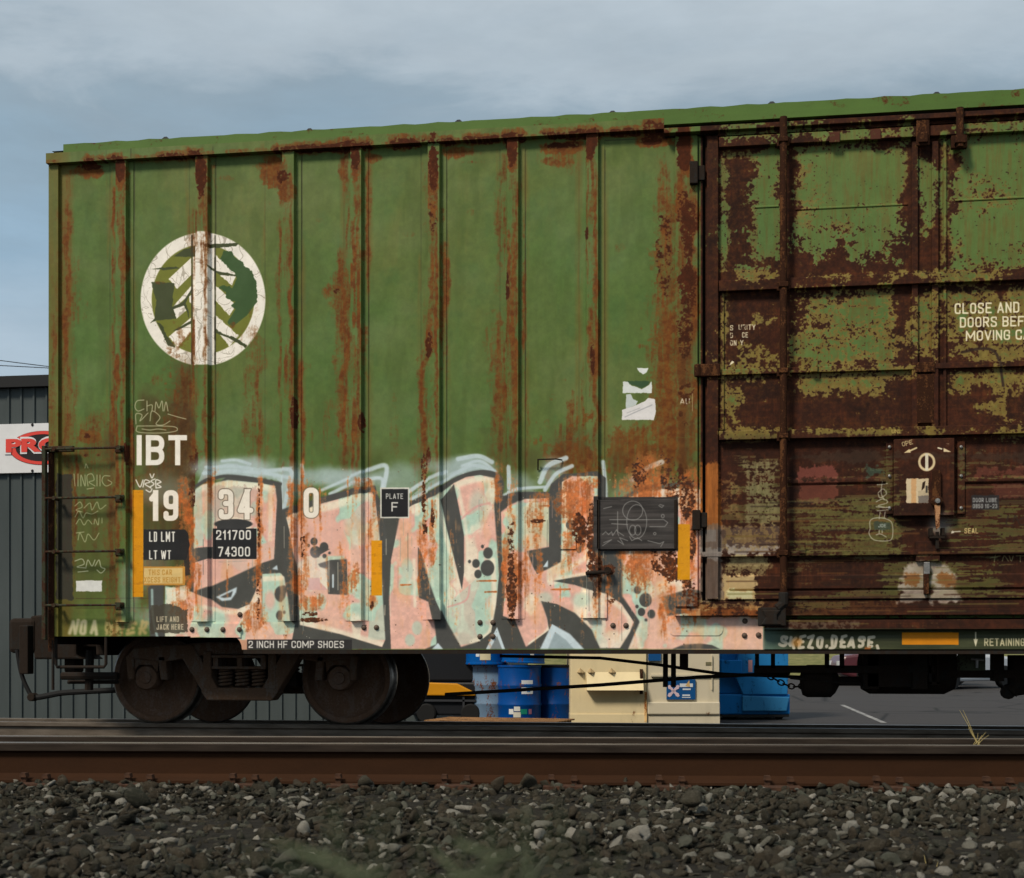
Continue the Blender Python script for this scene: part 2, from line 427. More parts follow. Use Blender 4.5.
poly(lz([(475,140),(520,130),(655,125),(640,142),(560,150),(480,160)]), DKG, jag=1)
poly(lz([(200,560),(225,570),(270,655),(305,700),(262,690),(225,610)]), DKG, jag=1)
poly(lz([(525,600),(560,620),(640,650),(698,690),(690,702),(600,650),(530,622)]), DKG, jag=1)
poly(lz([(480,245),(530,280),(635,300),(640,310),(550,302),(500,275)]), DKG, jag=.8)
poly(lz([(170,268),(310,255),(330,265),(240,275)]), DKG, jag=.8)
poly(lz([(280,480),(345,450),(395,375),(390,400),(360,455),(375,500),(380,545),(368,510),(350,470),(290,492)]), DKG, jag=.8)
poly(lz([(290,608),(395,548),(395,565),(320,605)]), DKG, jag=.8)
for xx, ww in ((192.2, 2.0), (215.2, 1.7)):
    w, m = smask([(xx, 236), (xx, 364)], ww, .5); put(w, m*(.55+.45*sm(.3, .6, N_MID[w])), c8(52, 50, 30))
# crackle in the old white film
w = win(138, 230, 268, 368)
cr = np.abs(N_MID[w]-.5)*np.abs(N_MO2[w]-.5); white = RGB[w].min(-1) > .7
put(w, ((np.abs(N_MOT[w]-.5) < .012) | (np.abs(N_MO2[w]-.5) < .012) | (np.abs(N_MID[w]-.52) < .009) | (np.abs(N_BIG[w]*3 % 1-.5) < .012))*white.astype(np.float32), c8(150, 140, 122), .6)
streak(203, 236, 300, 3, .75); streak(206.5, 236, 366, 1.6, .9)

# ---- rust of the upper side
for x, y0, y1, hw, s in (
    (113, 255, 310, 2, .9), (112, 385, 455, 5, .8), (84, 300, 330, 4, .4), (185, 360, 480, 9, .85), (178, 390, 500, 14, .6), (191, 470, 640, 7, .9),
    (192, 205, 260, 5, .5), (213, 360, 470, 5, .75), (259, 340, 640, 4, 1.0), (246, 362, 420, 3, .5), (290, 345, 480, 4, .55), (301, 420, 520, 3, .7), (311, 420, 560, 3, .4),
    (344, 150, 215, 6, .8), (344, 235, 500, 7, .95), (338, 270, 330, 7, .6), (345, 330, 640, 4, .8), (356, 185, 330, 3, .85), (357, 340, 420, 3, .7), (368, 160, 260, 4, .5), (366, 320, 400, 4, .6),
    (424, 330, 640, 5, .9), (427, 150, 260, 4, .5), (434, 245, 340, 4, .7), (500, 185, 330, 5, .75), (499, 300, 480, 6, .8), (503, 150, 200, 5, .8), (514, 200, 480, 4, .85), (514, 330, 520, 5, .7),
    (447, 300, 420, 3, .4), (527, 380, 500, 3, .5), (575, 395, 480, 8, .7), (593, 300, 420, 4, .85), (592, 170, 260, 3, .5), (562, 140, 180, 16, .55),
    (664, 150, 300, 6, .8), (663, 190, 520, 10, 1.0), (668, 160, 520, 7, 1.0), (655, 290, 480, 8, .6), (684, 150, 520, 10, 1.0), (693, 150, 640, 6, .95), (640, 420, 520, 10, .9), (618, 430, 500, 8, .7), (628, 425, 470, 6, .6),
    (67, 160, 640, 6, .75), (55, 300, 640, 4, .7), (123, 180, 420, 3, .5), (120, 400, 640, 4, .9), (75, 430, 640, 3, .8), (112, 470, 640, 5, .7)):
    streak(x, y0, y1, hw, s)
for cx, cy, rx, ry, s in ((182, 430, 16, 70, .62), (160, 500, 30, 34, .55), (150, 560, 24, 50, .5), (185, 500, 12, 50, .7), (255, 420, 12, 90, .4), (345, 400, 14, 120, .4), (425, 430, 12, 80, .4), (500, 420, 14, 90, .45), (572, 450, 26, 34, .75), (630, 455, 26, 34, .75), (668, 380, 18, 120, .7), (690, 420, 10, 120, .75), (100, 445, 22, 30, .45), (68, 420, 10, 200, .4), (114, 520, 8, 110, .5)):
    blob(cx, cy, rx, ry, s, None, 1.6)
for cx, cy, rx, ry, s in ((95, 171, 22, 7, .9), (277, 172, 16, 20, .85), (287, 185, 9, 22, .8), (122, 172, 7, 16, 1), (203, 170, 7, 26, 1), (203, 205, 4, 24, .6), (145, 160, 20, 5, .6),
    (357, 165, 6, 22, .9), (434, 175, 6, 45, 1), (462, 153, 18, 6, .8), (470, 162, 10, 3, .5), (513, 155, 6, 20, 1), (562, 147, 26, 8, .9), (557, 161, 18, 5, .7), (592, 150, 6, 20, 1), (592, 215, 4, 10, .6),
    (655, 142, 18, 6, .9), (686, 160, 9, 32, 1), (684, 205, 9, 20, .9), (686, 250, 8, 30, .8), (335, 290, 12, 8, .7), (340, 305, 9, 14, .7), (90, 437, 12, 9, .8), (84, 452, 7, 5, .6), (95, 425, 14, 22, .5),
    (305, 366, 8, 4, .4), (430, 340, 7, 18, .9), (593, 362, 5, 22, .7), (686, 470, 7, 16, .7), (570, 440, 10, 26, .8), (585, 460, 12, 22, .8), (640, 455, 16, 20, .8), (670, 440, 14, 40, .8), (225, 178, 10, 4, .5), (372, 158, 12, 6, .7),
    (187, 405, 8, 5, .6), (186, 430, 9, 30, .7), (180, 455, 12, 20, .6), (86, 455, 5, 3, .7), (98, 455, 5, 3, .7), (112, 440, 5, 25, .8)):
    blob(cx, cy, rx, ry, s)
for cx, cy, rx, ry, s in ((95, 167, 16, 4, .9), (122, 170, 6, 11, .9), (203, 172, 6, 24, .9), (284, 176, 10, 7, .8), (357, 160, 6, 16, .85), (434, 165, 6, 38, .9), (513, 152, 6, 15, .95), (560, 145, 18, 4, .8), (592, 150, 6, 17, .95),
    (652, 141, 9, 4, .8), (684, 155, 8, 24, .95), (684, 198, 7, 10, .7), (430, 345, 5, 14, .8), (593, 365, 3, 18, .7), (681, 470, 4, 12, .8), (681, 415, 4, 5, .7), (686, 425, 5, 4, .5), (192, 480, 6, 22, .7), (86, 455, 3, 2, .7), (98, 455, 3, 2, .7), (337, 291, 4, 3, .6), (87, 436, 4, 3, .6), (434, 220, 5, 20, .5)):
    blob(cx, cy, rx, ry, s, HEAVY)
ye = lambda x: 165.5-.0537*(x-50)
for x0, x1, h in ((92, 124, 4), (166, 182, 3), (196, 206, 5), (280, 345, 4), (345, 372, 6), (395, 440, 5.5), (440, 452, 3.5), (470, 500, 4), (508, 524, 5), (545, 600, 5), (615, 640, 3), (650, 666, 9), (740, 775, 5), (965, 1005, 5)):
    for xx in np.arange(x0, x1, 5.0): blob(xx, ye(xx)-rng.uniform(0, h*.4), 5, h*.75, .75, HEAVY, 1.2); blob(xx, ye(xx)-h*.5, 8, h*1.3, .7)
for xx in np.arange(52, 1100, 7.0):
    if rng.random() < .5: blob(xx, ye(xx)-1, 5, 2.2, .6)
for i, (a, b) in enumerate(POSTS):
    streak(b-2.5, 150, 640, 2.6, .85); streak(a-3.5, 170+30*i % 200, 600, 2.4, .6); streak((a+b)/2, 150, 330, 5.5, .55)
    for k in range(9):
        y = rng.uniform(150, 600); streak(rng.choice([a+1, a+3, b-2, b-1, a-4, b+5]), y, y+rng.uniform(40, 190), rng.uniform(1.2, 4.5), rng.uniform(.5, 1.0))
    for k in range(3):
        y = rng.uniform(200, 560); blob(rng.choice([a-3, b-2, a+4]), y, rng.uniform(2, 5), rng.uniform(8, 26), rng.uniform(.6, .95)); 
    blob(rng.choice([a, b]), rng.uniform(220, 470), 3, rng.uniform(8, 22), .8, HEAVY)
    for k in range(4):
        y = rng.uniform(380, 520); streak(rng.uniform(a-40, a-8), y, y+rng.uniform(30, 110), rng.uniform(2, 8), rng.uniform(.3, .6))
for k in range(26):
    x = rng.uniform(60, 700); blob(x, rng.uniform(190, 450), rng.uniform(2, 9), rng.uniform(2, 7), rng.uniform(.25, .6))
blob(688, 250, 9, 60, .8, HEAVY, 1.6); blob(686, 340, 8, 70, .6, HEAVY, 1.6); blob(664, 250, 7, 60, .45, HEAVY, 1.6)
for y in (210, 270, 330, 400): streak(687, y, y+140, 9, 1.1); streak(664, y, y+130, 8, 1.0)
def rust_over(w, s, h, bright=1.0, op=1.0):
    nf, nv = N_FIN[w], N_VFI[w]
    S = sm(.12, .95, s+(nv-.5)*.4*(s > .02)+(nf-.5)*.3*(s > .02)+(N_SPK[w]-.5)*.2*(s > .02))
    c = c8(132, 76, 24)*bright*(1-nf[..., None])+c8(98, 50, 16)*bright*nf[..., None]
    put(w, S*.95, c, op)
    Hm = sm(.4, .66, h+(nf-.5)*.5*(h > .02)+(N_SPK[w]-.5)*.45*(h > .02))
    c = c8(88, 42, 20)*(1-nf[..., None])+c8(60, 30, 15)*nf[..., None]
    put(w, Hm, c, op); GLOSS[w] = np.maximum(GLOSS[w], np.maximum(S*.6, Hm)*op)
full = (slice(0, TH), slice(0, TW))
rust_over(full, STAIN, HEAVY)
STAIN[:] = 0; HEAVY[:] = 0

# brown film over the reporting marks and the ladder bay
for x0, y0, x1, y1, op in ((136, 385, 197, 612, .72), (170, 350, 197, 520, .5), (58, 440, 120, 620, .3), (104, 420, 119, 640, .6), (604, 440, 672, 500, .4), (676, 330, 697, 520, .45), (480, 430, 600, 480, .35), (300, 440, 420, 470, .18)):
    w = win(x0, y0, x1, y1); d_ = np.minimum(np.minimum(PX[w]-x0, x1-PX[w])*1.3, np.minimum(PY[w]-y0, y1-PY[w])*.5)
    put(w, sm(-2, 16, d_+(N_MID[w]-.5)*14)*(.55+.6*N_VER[w]), c8(88, 60, 26)*(1-.25*N_FIN[w])[..., None], op)
# ---- spray painted letters
CH, PINK, MINT, CREAM, BLUE = c8(80, 80, 77), c8(242, 190, 172), c8(192, 220, 200), c8(252, 242, 216), c8(212, 228, 234)
for cx, cy, rx, ry, op in ((235, 470, 60, 16, .7), (340, 476, 60, 14, .75), (290, 485, 20, 26, .7), (395, 480, 40, 22, .6), (465, 468, 40, 16, .75), (520, 490, 22, 22, .6), (552, 472, 20, 20, .55), (165, 492, 40, 24, .35), (175, 620, 50, 24, .6), (150, 560, 30, 40, .3), (640, 490, 50, 22, .4), (690, 500, 50, 20, .35), (130, 590, 14, 40, .35)):
    spray(cx, cy, rx, ry, c8(170, 190, 188), op)
for q, wd in (([(222,461),(236,460),(250,464)], 3), ([(208,468),(230,466),(252,469)], 3), ([(206,474),(232,471),(262,473),(290,478)], 3.4), ([(263,471),(292,471),(290,490),(285,511)], 4), ([(283,479),(283,511)], 3),
              ([(322,490),(345,480),(368,470)], 3), ([(368,470),(386,466),(384,486)], 4.5), ([(330,494),(352,484),(380,478),(382,490)], 3.5), ([(383,520),(386,545)], 2.4), ([(408,492),(424,482),(446,472)], 4), ([(412,499),(440,484),(470,466),(492,470)], 3.4), ([(458,459),(478,456),(492,462)], 4.5), ([(462,466),(480,461),(496,472)], 3),
              ([(509,468),(510,488)], 5), ([(540,482),(548,466),(566,458)], 5), ([(545,490),(556,474),(572,466)], 4), ([(603,462),(605,480),(606,498)], 4), ([(500,497),(520,489),(545,487)], 3), ([(302,465),(303,474)], 3), ([(632,480),(648,468),(662,462)], 5)):
    line(q, wd, BLUE, .85, 1.2, True)
disc(386, 550.5, 2.2, 2.2, BLUE)
for q in ([(262,470),(294,467.5),(293,508),(285,512),(282,483)], [(206,470),(228,463),(262,468),(284,476),(282,482),(262,478),(228,474),(200,484)], [(404,503),(420,488),(446,474),(480,463),(498,470),(480,468),(458,474),(437,487)]):
    poly(q, c8(196, 214, 218), .6, jag=2)
spray(245, 468, 60, 16, c8(190, 208, 212), .55); spray(462, 468, 44, 16, c8(190, 208, 212), .5); spray(345, 480, 46, 14, c8(190, 208, 212), .45)
# dark outline mass
for q in ([(190,549),(205,492),(228,476),(262,479),(281,483),(284,512),(300,506),(320,499),(346,492),(374,487),(380,500),(392,512),(402,507),(412,501),(437,489),(458,476),(480,470),(497,473),(504,482),(502,496),(525,492),(549,492),(551,484),(563,474),(598,472),(606,478),(606,500),(600,545),(619,545),(620,596),(638,622),(628,649),(247,649),(247,638),(192,622)],
          [(148,588),(162,575),(165,640),(150,640)]):
    poly(q, CH, .97)
def fillm(q, bias=0.0, jag=0.0):
    w, m = pmask(q, 2, jag)
    a, b = N_MOT[w], N_MO2[w]
    k = sm(.58, .68, a+bias)[..., None]; col = PINK*(1-k)+MINT*k
    k = (sm(.66, .8, b)*.8)[..., None]; col = col*(1-k)+CREAM*k
    k = (sm(.035, .01, np.abs(a+bias-.60))*.4)[..., None]; col = col*(1-k)+c8(238, 164, 156)*k
    k = (sm(.4, .9, N_BIG[w])*.25)[..., None]; col = col*(1-k)+c8(240, 214, 176)*k
    put(w, m, col*(1+(N_FIN[w]-.5)*.06)[..., None])
    return w, m
L1 = [(194,492),(205,485),(228,480),(260,483),(275,486),(277,500),(274,559),(262,563),(212,586),(194,592),(194,545)]
L1b = [(165,586),(192,592),(211,599),(222,607),(238,609),(250,604),(256,590),(259,581),(262,578),(262,574),(280,573),(286,577),(290,600),(292,622),(295,624),(292,640),(246,640),(200,637),(165,640)]
L2 = [(288,518),(300,511),(320,504),(346,497),(372,492),(376,500),(379,520),(382,550),(385,590),(387,636),(382,647),(340,634),(300,625),(299,600),(297,565),(291,530)]
L3 = [(400,515),(412,505),(437,496),(454,483),(466,477),(480,475),(494,478),(496,490),(494,505),(497,545),(499,575),(496,605),(491,632),(480,641),(461,647),(446,620),(436,598),(427,575),(418,549),(418,580),(419,598),(430,602),(434,620),(437,644),(425,649),(391,649),(389,600),(391,560)]
L4 = [(501,512),(508,507),(525,499),(549,498),(549,547),(527,551),(532,565),(537,574),(550,568),(561,562),(562,482),(572,476),(598,477),(598,520),(594,545),(596,574),(575,577),(553,581),(575,585),(590,590),(607,594),(622,604),(634,622),(630,632),(620,648),(600,648),(592,630),(575,613),(557,604),(541,601),(547,618),(549,630),(526,647),(515,620),(503,616),(505,590),(502,550)]
L5 = [(621,502),(640,493),(660,489),(690,489),(712,491),(745,520),(760,580),(765,650),(628,649),(639,622),(621,596)]
poly([(236,634),(250,634),(250,650),(236,650)], c8(214, 160, 132), .95)
for q, b in ((L1, .04), (L1b, .06), (L2, -.02), (L3, -.05), (L4, -.03), (L5, -.12)): fillm(q, b)
def inside(q, f):
    """paint f() only within outline q: keep a copy, restore outside"""
    w, m = pmask(q); old = RGB[w].copy(); f(); RGB[w] = old*(1-m[..., None])+RGB[w]*m[..., None]
def d1():
    line([(196,490),(228,484),(262,487),(272,490)], 7, CREAM, .8, 3, True); line([(271,490),(270,545)], 4, CREAM, .7, 2)
    poly([(194,490),(204,487),(206,546),(194,548)], MINT, .7); disc(215, 500, 8, 24, MINT, .5, .5)
    poly([(194,566),(275,540),(275,562),(212,588),(194,594)], PINK, .8)
    line([(219,562),(247,561)], .8, c8(150, 150, 140), .5)
inside(L1, d1)
def d1b():
    poly([(262,574),(280,573),(286,577),(291,622),(262,622)], MINT); line([(262,579),(284,578)], 5, CREAM, .9, 2); disc(270, 600, 5, 9, PINK, .8, .6)
    line([(206,607),(225,612),(245,610),(258,595)], 4, CREAM, .8, 2, True); disc(218, 620, 10, 8, MINT, .7, .6)
inside(L1b, d1b)
line([(262,574),(262,622)], .8, c8(90, 80, 70), .7)
for x, y, r, ry in ((281,594,6.5,8),(285,590,4,4.5),(280,615.5,4,5),(279.5,591.5,2,2.3),(283,587.5,1.7,2),(286,612.5,1.5,1.8)): disc(x, y, r, ry, CH)
poly([(216,597),(237,587),(236,593),(231,600),(222,601)], BLUE, round_=False); poly([(220,597),(233,591),(231,597),(224,598)], CH)
poly([(272,569),(277,565),(278,570)], BLUE)
# black band and boxed area left of the first letter
poly([(190,549),(213,547),(213,558),(190,565)], CH)
def d2():
    line([(300,514),(346,502),(370,497)], 8, CREAM, .8, 3, True); line([(372,500),(380,560)], 5, MINT, .6, 3)
    poly([(292,525),(300,513),(322,512),(342,526),(350,545),(348,556),(296,556)], PINK, round_=False); disc(355, 520, 10, 26, MINT, .55, .6)
    poly([(383,590),(388,640),(368,640),(370,610)], MINT, .7); line([(300,622),(382,644)], 6, CREAM, .8, 3)
    rect(308, 578, 328, 590, c8(232, 184, 176)); poly([(320,567),(328,568),(328,590),(320,582)], CREAM)
    disc(321, 602, 5, 8, MINT, .8, .4)
inside(L2, d2)
poly([(318,564),(330,560),(347,559),(348,595),(328,594),(327,569),(320,567)], CH); line([(333,575),(333,587)], 1.6, BLUE)
for x, y, r in ((315.5,552,5.5),(324,547,4.4),(314,541.5,3.6),(308.5,545.5,1.5),(324.5,556,2.1),(329.5,553,1.3)): disc(x, y, r, r*1.1, CH)
poly([(316,547),(330,549),(318,556)], CH)
def d3():
    poly([(452,600),(498,560),(497,640),(440,648)], MINT, .55); line([(493,560),(494,600),(490,632),(472,642)], 5, CREAM, .9, 2, True)
    line([(458,484),(478,479),(492,481)], 6, CREAM, .85, 3, True); line([(458,487),(466,530),(468,580)], 3.5, CREAM, .7, 2, True)
    line([(438,500),(448,545),(461,588)], 4, CREAM, .8, 2, True); line([(414,560),(415,606)], 3, CREAM, .8, 2)
    disc(407, 570, 6, 12, MINT, .8, .3); disc(417, 628, 5, 7, MINT, .7, .3); disc(410, 640, 5, 6, MINT, .7, .3)
    disc(478, 508, 9, 18, MINT, .5, .5); line([(460,520),(476,507),(490,503)], 2, c8(236, 160, 156), .6, 1, True); line([(448,607),(466,600),(470,585)], 1.6, c8(236, 160, 156), .7, 1, True)
inside(L3, d3)
poly([(441,500),(454,484),(459,508),(464,535),(464,572),(462,590),(455,562),(447,530)], CH)
poly([(418,547),(421,552),(428,575),(436,598),(446,620),(460,649),(436,649),(438,620),(430,600),(419,598)], CH)
for x, y, r in ((487.5,568,6.8),(488,553,4.8),(476,563.5,3.8),(478,574,3.7),(482.5,546.5,1.6),(469.5,561.5,1.5)): disc(x, y, r, r*1.18, CH)
def d4():
    poly([(503,512),(549,500),(549,546),(526,550)], c8(226, 216, 180), .7); rect(517, 500, 524, 552, c8(178, 205, 190), op=.7)
    line([(563,482),(566,520),(563,560)], 4, CREAM, .8, 2, True); line([(541,556),(558,572),(594,553)], 5, CREAM, .8, 3, True)
    line([(545,604),(549,628),(530,644)], 3.5, CREAM, .9, 1.5, True); line([(610,598),(630,620),(616,646)], 5, CREAM, .8, 3, True)
    line([(556,579),(592,573)], 4, CREAM, .8, 2); disc(582, 600, 10, 7, MINT, .6, .6); disc(545, 598, 7, 6, MINT, .6, .6); disc(597, 630, 5, 14, MINT, .7, .6)
inside(L4, d4)
line([(500,505),(507,498),(525,494),(549,495)], 4.5, CH, 1, .8, True)
poly([(527,551),(549,547),(549,497),(552,484),(563,474),(561,482),(561,560),(550,568),(537,574)], CH); poly([(543,567),(548,560),(548,567)], BLUE)
for x, y, r in ((570.5,525,4.6),(577,518,3.4),(571,515.5,2.6),(581.5,544,3.8),(579,550,2.8),(572,534,2)): disc(x, y, r, r*1.1, CH)
line([(621,500),(640,490),(660,486),(692,485),(716,489)], 4.2, CH, .9, 1, True)
line([(620,555),(620,597),(637,622),(626,648)], 5, CH, 1, .8, False); poly([(600,545),(620,545),(620,600),(608,592),(598,592)], CH)
poly([(661,597),(690,589),(702,591),(698,612),(667,616)], CH); poly([(672,649),(684,644.5),(700,643.5),(712,645),(720,649)], CH)
for x, y, r in ((645.5,600,6.3),(637.5,590,3.7),(641.5,612,3.7),(651.5,614,4),(637,606.5,1.7),(646,620,1.5)): disc(x, y, r, r*1.12, CH)
for q in ([(486,649),(497,627),(505,649)], [(540,649),(552,624),(570,634),(584,649)], [(556,649),(560,640),(574,649)]): poly(q, BLUE)
poly([(490,649),(497,636),(502,649)], CH, .6); poly([(548,649),(555,632),(566,640),(574,649)], c8(150, 168, 172), .8)
poly([(432,649),(438,643),(443,649)], BLUE)
line([(283,512),(300,506),(320,499),(346,492),(374,487),(377,500),(382,545),(384,590),(387,640)], 3.2, CH, 1, .8)
line([(198,487),(210,480),(228,476),(262,480),(281,484)], 3.2, CH, 1, .8, True)
line([(402,509),(412,503),(437,491),(458,478),(480,472),(497,475),(502,484),(500,500)], 4, CH, 1, .8, True)
line([(197,489),(184,493),(165,500)], 3, CH, .6, 1, True)
poly([(152,590),(164,584),(163,640),(157,636),(155,610)], CH, .9); line([(152,590),(153,618),(158,640)], 2.4, c8(170, 196, 190), .9, 1, True)
poly([(166,588),(189,586),(189,593),(184,602),(166,606)], CREAM, .8, jag=2)

# spray paint has no hard edge
g = win(145, 452, 770, 650); k = RGB[g].copy()
for _ in range(5):
    k = (k*2+np.roll(k, 1, 0)+np.roll(k, -1, 0)+np.roll(k, 1, 1)+np.roll(k, -1, 1))/6
e_ = (.35+.65*sm(.3, .7, N_MID[g]))[..., None]; RGB[g] = RGB[g]*(1-e_)+k*e_
# drips, soft shading by the spray can and overspray across the letters
for q in (L1, L1b, L2, L3, L4, L5):
    w, m = pmask(q); put(w, m*sm(.5, .95, N_VER[w]*.5+N_MID[w]*.5)*.45, c8(236, 176, 120)); put(w, m*sm(.6, 1, N_MO2[w]*.5+N_BIG[w]*.5)*.4, c8(238, 216, 214))
for i in range(60):
    x = rng.uniform(196, 690); y = rng.uniform(490, 610); line([(x, y), (x+rng.uniform(-.3, .3), y+rng.uniform(8, 40))], rng.uniform(.5, 1.1), [CREAM, c8(236, 190, 176), c8(160, 170, 160), CH][i % 4], .45, .5)
for i in range(400):
    x = rng.uniform(190, 700); y = rng.uniform(468, 648); r = rng.uniform(.25, .6); disc(x, y, r, r, [CH, CREAM, c8(120, 80, 50)][i % 3], .5)
# rust over the sprayed paint: orange runs, bare brown patches
for i in range(95):
    x = rng.uniform(196, 700); y0 = rng.uniform(470, 610); streak(x, y0, y0+rng.uniform(20, 110), rng.uniform(.8, 2.6), rng.uniform(.35, .75))
for x, y0, y1, hw, s in ((259, 462, 640, 4.5, 1.1), (213, 462, 520, 4, .8), (293, 470, 640, 4, .9), (303, 470, 640, 6, 1.0), (301, 455, 520, 2.5, 1), (344, 530, 640, 5, .9), (350, 555, 640, 6, .9), (357, 475, 510, 3, .8), (372, 478, 600, 5, .7),
    (424, 450, 600, 5, 1.1), (432, 490, 640, 6, .9), (420, 520, 640, 3, .9), (500, 455, 520, 6, 1.1), (513, 470, 560, 4, 1.1), (510, 525, 640, 8, 1.2), (538, 500, 640, 6, .8), (527, 530, 640, 6, .7), (575, 470, 600, 14, 1.1), (590, 470, 600, 7, 1.1),
    (598, 545, 640, 6, 1), (610, 560, 640, 5, .8), (640, 470, 600, 18, 1.2), (655, 470, 600, 16, 1.2), (670, 480, 600, 10, 1), (692, 480, 650, 9, 1.2), (680, 580, 650, 14, .9), (665, 600, 650, 5, 1.1), (255, 600, 640, 12, .9), (190, 480, 640, 8, 1.1), (180, 560, 640, 9, .8), (200, 560, 640, 4, .9), (713, 470, 600, 8, 1)):
    streak(x, y0, y1, hw, s)
for cx, cy, rx, ry, s in ((300, 585, 8, 14, .8), (310, 602, 14, 8, .8), (355, 583, 8, 20, .8), (578, 500, 18, 26, 1), (575, 545, 12, 14, .8), (645, 480, 26, 26, 1), (640, 570, 20, 24, .9), (690, 500, 10, 50, 1), (252, 620, 12, 12, .8), (515, 575, 10, 40, 1), (533, 520, 8, 14, .7), (185, 500, 12, 24, .9), (180, 610, 14, 14, .7), (540, 500, 10, 8, .7), (372, 600, 8, 10, .8), (432, 560, 5, 10, .8), (364, 483, 12, 7, .7)):
    blob(cx, cy, rx, ry, s)
for cx, cy, rx, ry, s in ((512, 570, 6, 44, .8), (513, 600, 5, 20, .9), (580, 530, 9, 16, .8), (593, 540, 6, 40, .9), (598, 570, 5, 20, .8), (688, 500, 8, 22, .75), (692, 545, 5, 20, .8), (668, 566, 14, 22, .85), (655, 560, 5, 18, .6), (688, 588, 10, 16, .8), (700, 600, 16, 12, .8), (193, 500, 5, 18, .7), (424, 480, 3, 30, .7), (259, 520, 1.6, 40, .6), (258, 590, 2, 30, .5),
    (316, 620, 14, 2.5, .9), (312, 614, 8, 2, .7), (611, 601, 5, 3, .8), (608, 570, 7, 6, .8), (434, 520, 2, 12, .7), (425, 527, 3, 8, .7), (303, 546, 3, 12, .5), (538, 521, 7, 2, .7), (373, 561, 1.5, 16, .8), (372, 605, 3, 5, .6), (672, 480, 14, 30, .45), (640, 478, 12, 20, .45)):
    blob(cx, cy, rx, ry, s, HEAVY)
for x0, x1, y in ((401, 411, 585), (477, 496, 581), (551, 570, 589.5), (540, 549, 506), (485, 496, 592)):
    w, m = smask([(x0, y), (x1, y-.3)], 1.8, .8); STAIN[w] = np.maximum(STAIN[w], m*1.1)
g = win(140, 440, 770, 652); sel = STAIN[g]
nf = N_FIN[g]; nv = N_VFI[g]
nk = N_SPK[g]; S = sm(.2, 1.05, sel+(nv-.5)*.5*(sel > .02)+(nf-.5)*.4*(sel > .02)+(nk-.5)*.35*(sel > .02))*sm(447, 480, PY[g]+(N_VER[g]-.5)*20)
cc = c8(232, 160, 100)*(1-S[..., None])+c8(186, 100, 46)*S[..., None]
put(g, S*.85, cc*(1+(nf-.5)*.35)[..., None])
Hm = sm(.42, .66, HEAVY[g]+(nf-.5)*.75*(HEAVY[g] > .02)+(nk-.5)*.6*(HEAVY[g] > .02)); cc = c8(132, 68, 32)*(1-nk[..., None])+c8(62, 42, 34)*nk[..., None]
put(g, Hm, cc); GLOSS[g] = np.maximum(GLOSS[g], np.maximum(S*.5, Hm))
w = win(595, 470, 615, 600); put(w, sm(.45, .6, N_FIN[w]*.6+N_VFI[w]*.4)*sm(600, 596, PY[w])*sm(586, 590, PX[w])*sm(600, 596, PX[w])*sm(498, 510, PY[w]), c8(58, 50, 46), .85)
for i in range(40):
    disc(rng.uniform(300, 700), rng.uniform(560, 645), .7, .7, c8(70, 50, 40), .7)
STAIN[:] = 0; HEAVY[:] = 0

# ---- stencils, labels and stickers of the side
INK, YEL = c8(36, 36, 38), c8(226, 150, 12)
rect(133, 490, 143.2, 597, YEL); rect(371.3, 540.5, 382, 595.5, c8(236, 158, 10)); rect(677.8, 524.5, 690, 580, c8(222, 152, 20))
for a in ((133, 490, 143.2, 597), (371.3, 540.5, 382, 595.5), (677.8, 524.5, 690, 580)):
    w = win(*a, 0); put(w, sm(.62, .9, N_HOR[w]*.5+N_FIN[w]*.5)*(RGB[w][..., 2] < .2), c8(150, 92, 18), .35)
poly([(143.5,529.5),(185,529.5),(188,533),(190,545),(186,560),(143.5,560)], INK, .96, jag=.5); poly([(184,560),(189,548),(190,575),(185,576)], INK, .8, jag=.6)
rect(213, 528.5, 256.6, 559, INK)
w = win(214, 519, 254, 528); r = np.hypot((PX[w]-233.5)/19, (PY[w]-524)/5); put(w, np.clip((1-r)*8+.5, 0, 1), c8(58, 58, 58)); rect(217, 525, 246, 528.8, c8(60, 60, 60))
text('IBT', 136.5, 435, 187, 465.3, WHITE)
text('19', 149, 490, 178.5, 521, c8(250, 240, 224)); rect(213, 486, 257, 518, c8(206, 178, 162), op=.55, jag=4); text('34', 218.5, 489, 252.5, 519.5, c8(250, 240, 224), outline=c8(96, 84, 70)); text('0', 303.5, 487.5, 318.8, 518, c8(250, 240, 224), outline=c8(110, 104, 84))
text('LD LMT', 149, 531.6, 175, 541.8, c8(248, 244, 232), .135); text('LT WT', 149, 550.2, 171, 559.4, c8(248, 244, 232), .135)
text('211700', 216, 530, 251, 539.8, c8(244, 240, 230)); text('74300', 218, 546.6, 250.2, 556.6, c8(244, 240, 230))
rect(143.6, 566.5, 185, 585.2, c8(206, 146, 62)); rect(144, 568, 182.6, 583.5, c8(228, 196, 128))
text('THIS CAR', 148.5, 569.5, 172, 575.2, c8(196, 142, 60)); text('XCESS HEIGHT', 144, 577, 180.5, 582.6, c8(196, 142, 60))
poly([(150,606),(170,604),(187,610),(187,633),(150,634)], c8(74, 68, 56), .85, jag=3); text('LIFT AND', 156.5, 616.3, 179, 622, c8(214, 200, 168)); text('JACK HERE', 156.5, 624, 183.5, 629.8, c8(214, 200, 168))
rect(247, 639.5, 352, 649.6, c8(48, 46, 46), op=.9); text('2 INCH HF COMP SHOES', 248.5, 640.8, 344, 648, c8(236, 232, 222))
rect(380.3, 487.5, 409.3, 518.2, c8(220, 218, 206)); rect(381.6, 489, 408, 516.8, c8(34, 34, 36)); text('PLATE', 385.8, 493.4, 403.2, 499, c8(222, 220, 212)); text('F', 391.3, 502, 398, 511.6, c8(222, 220, 212))
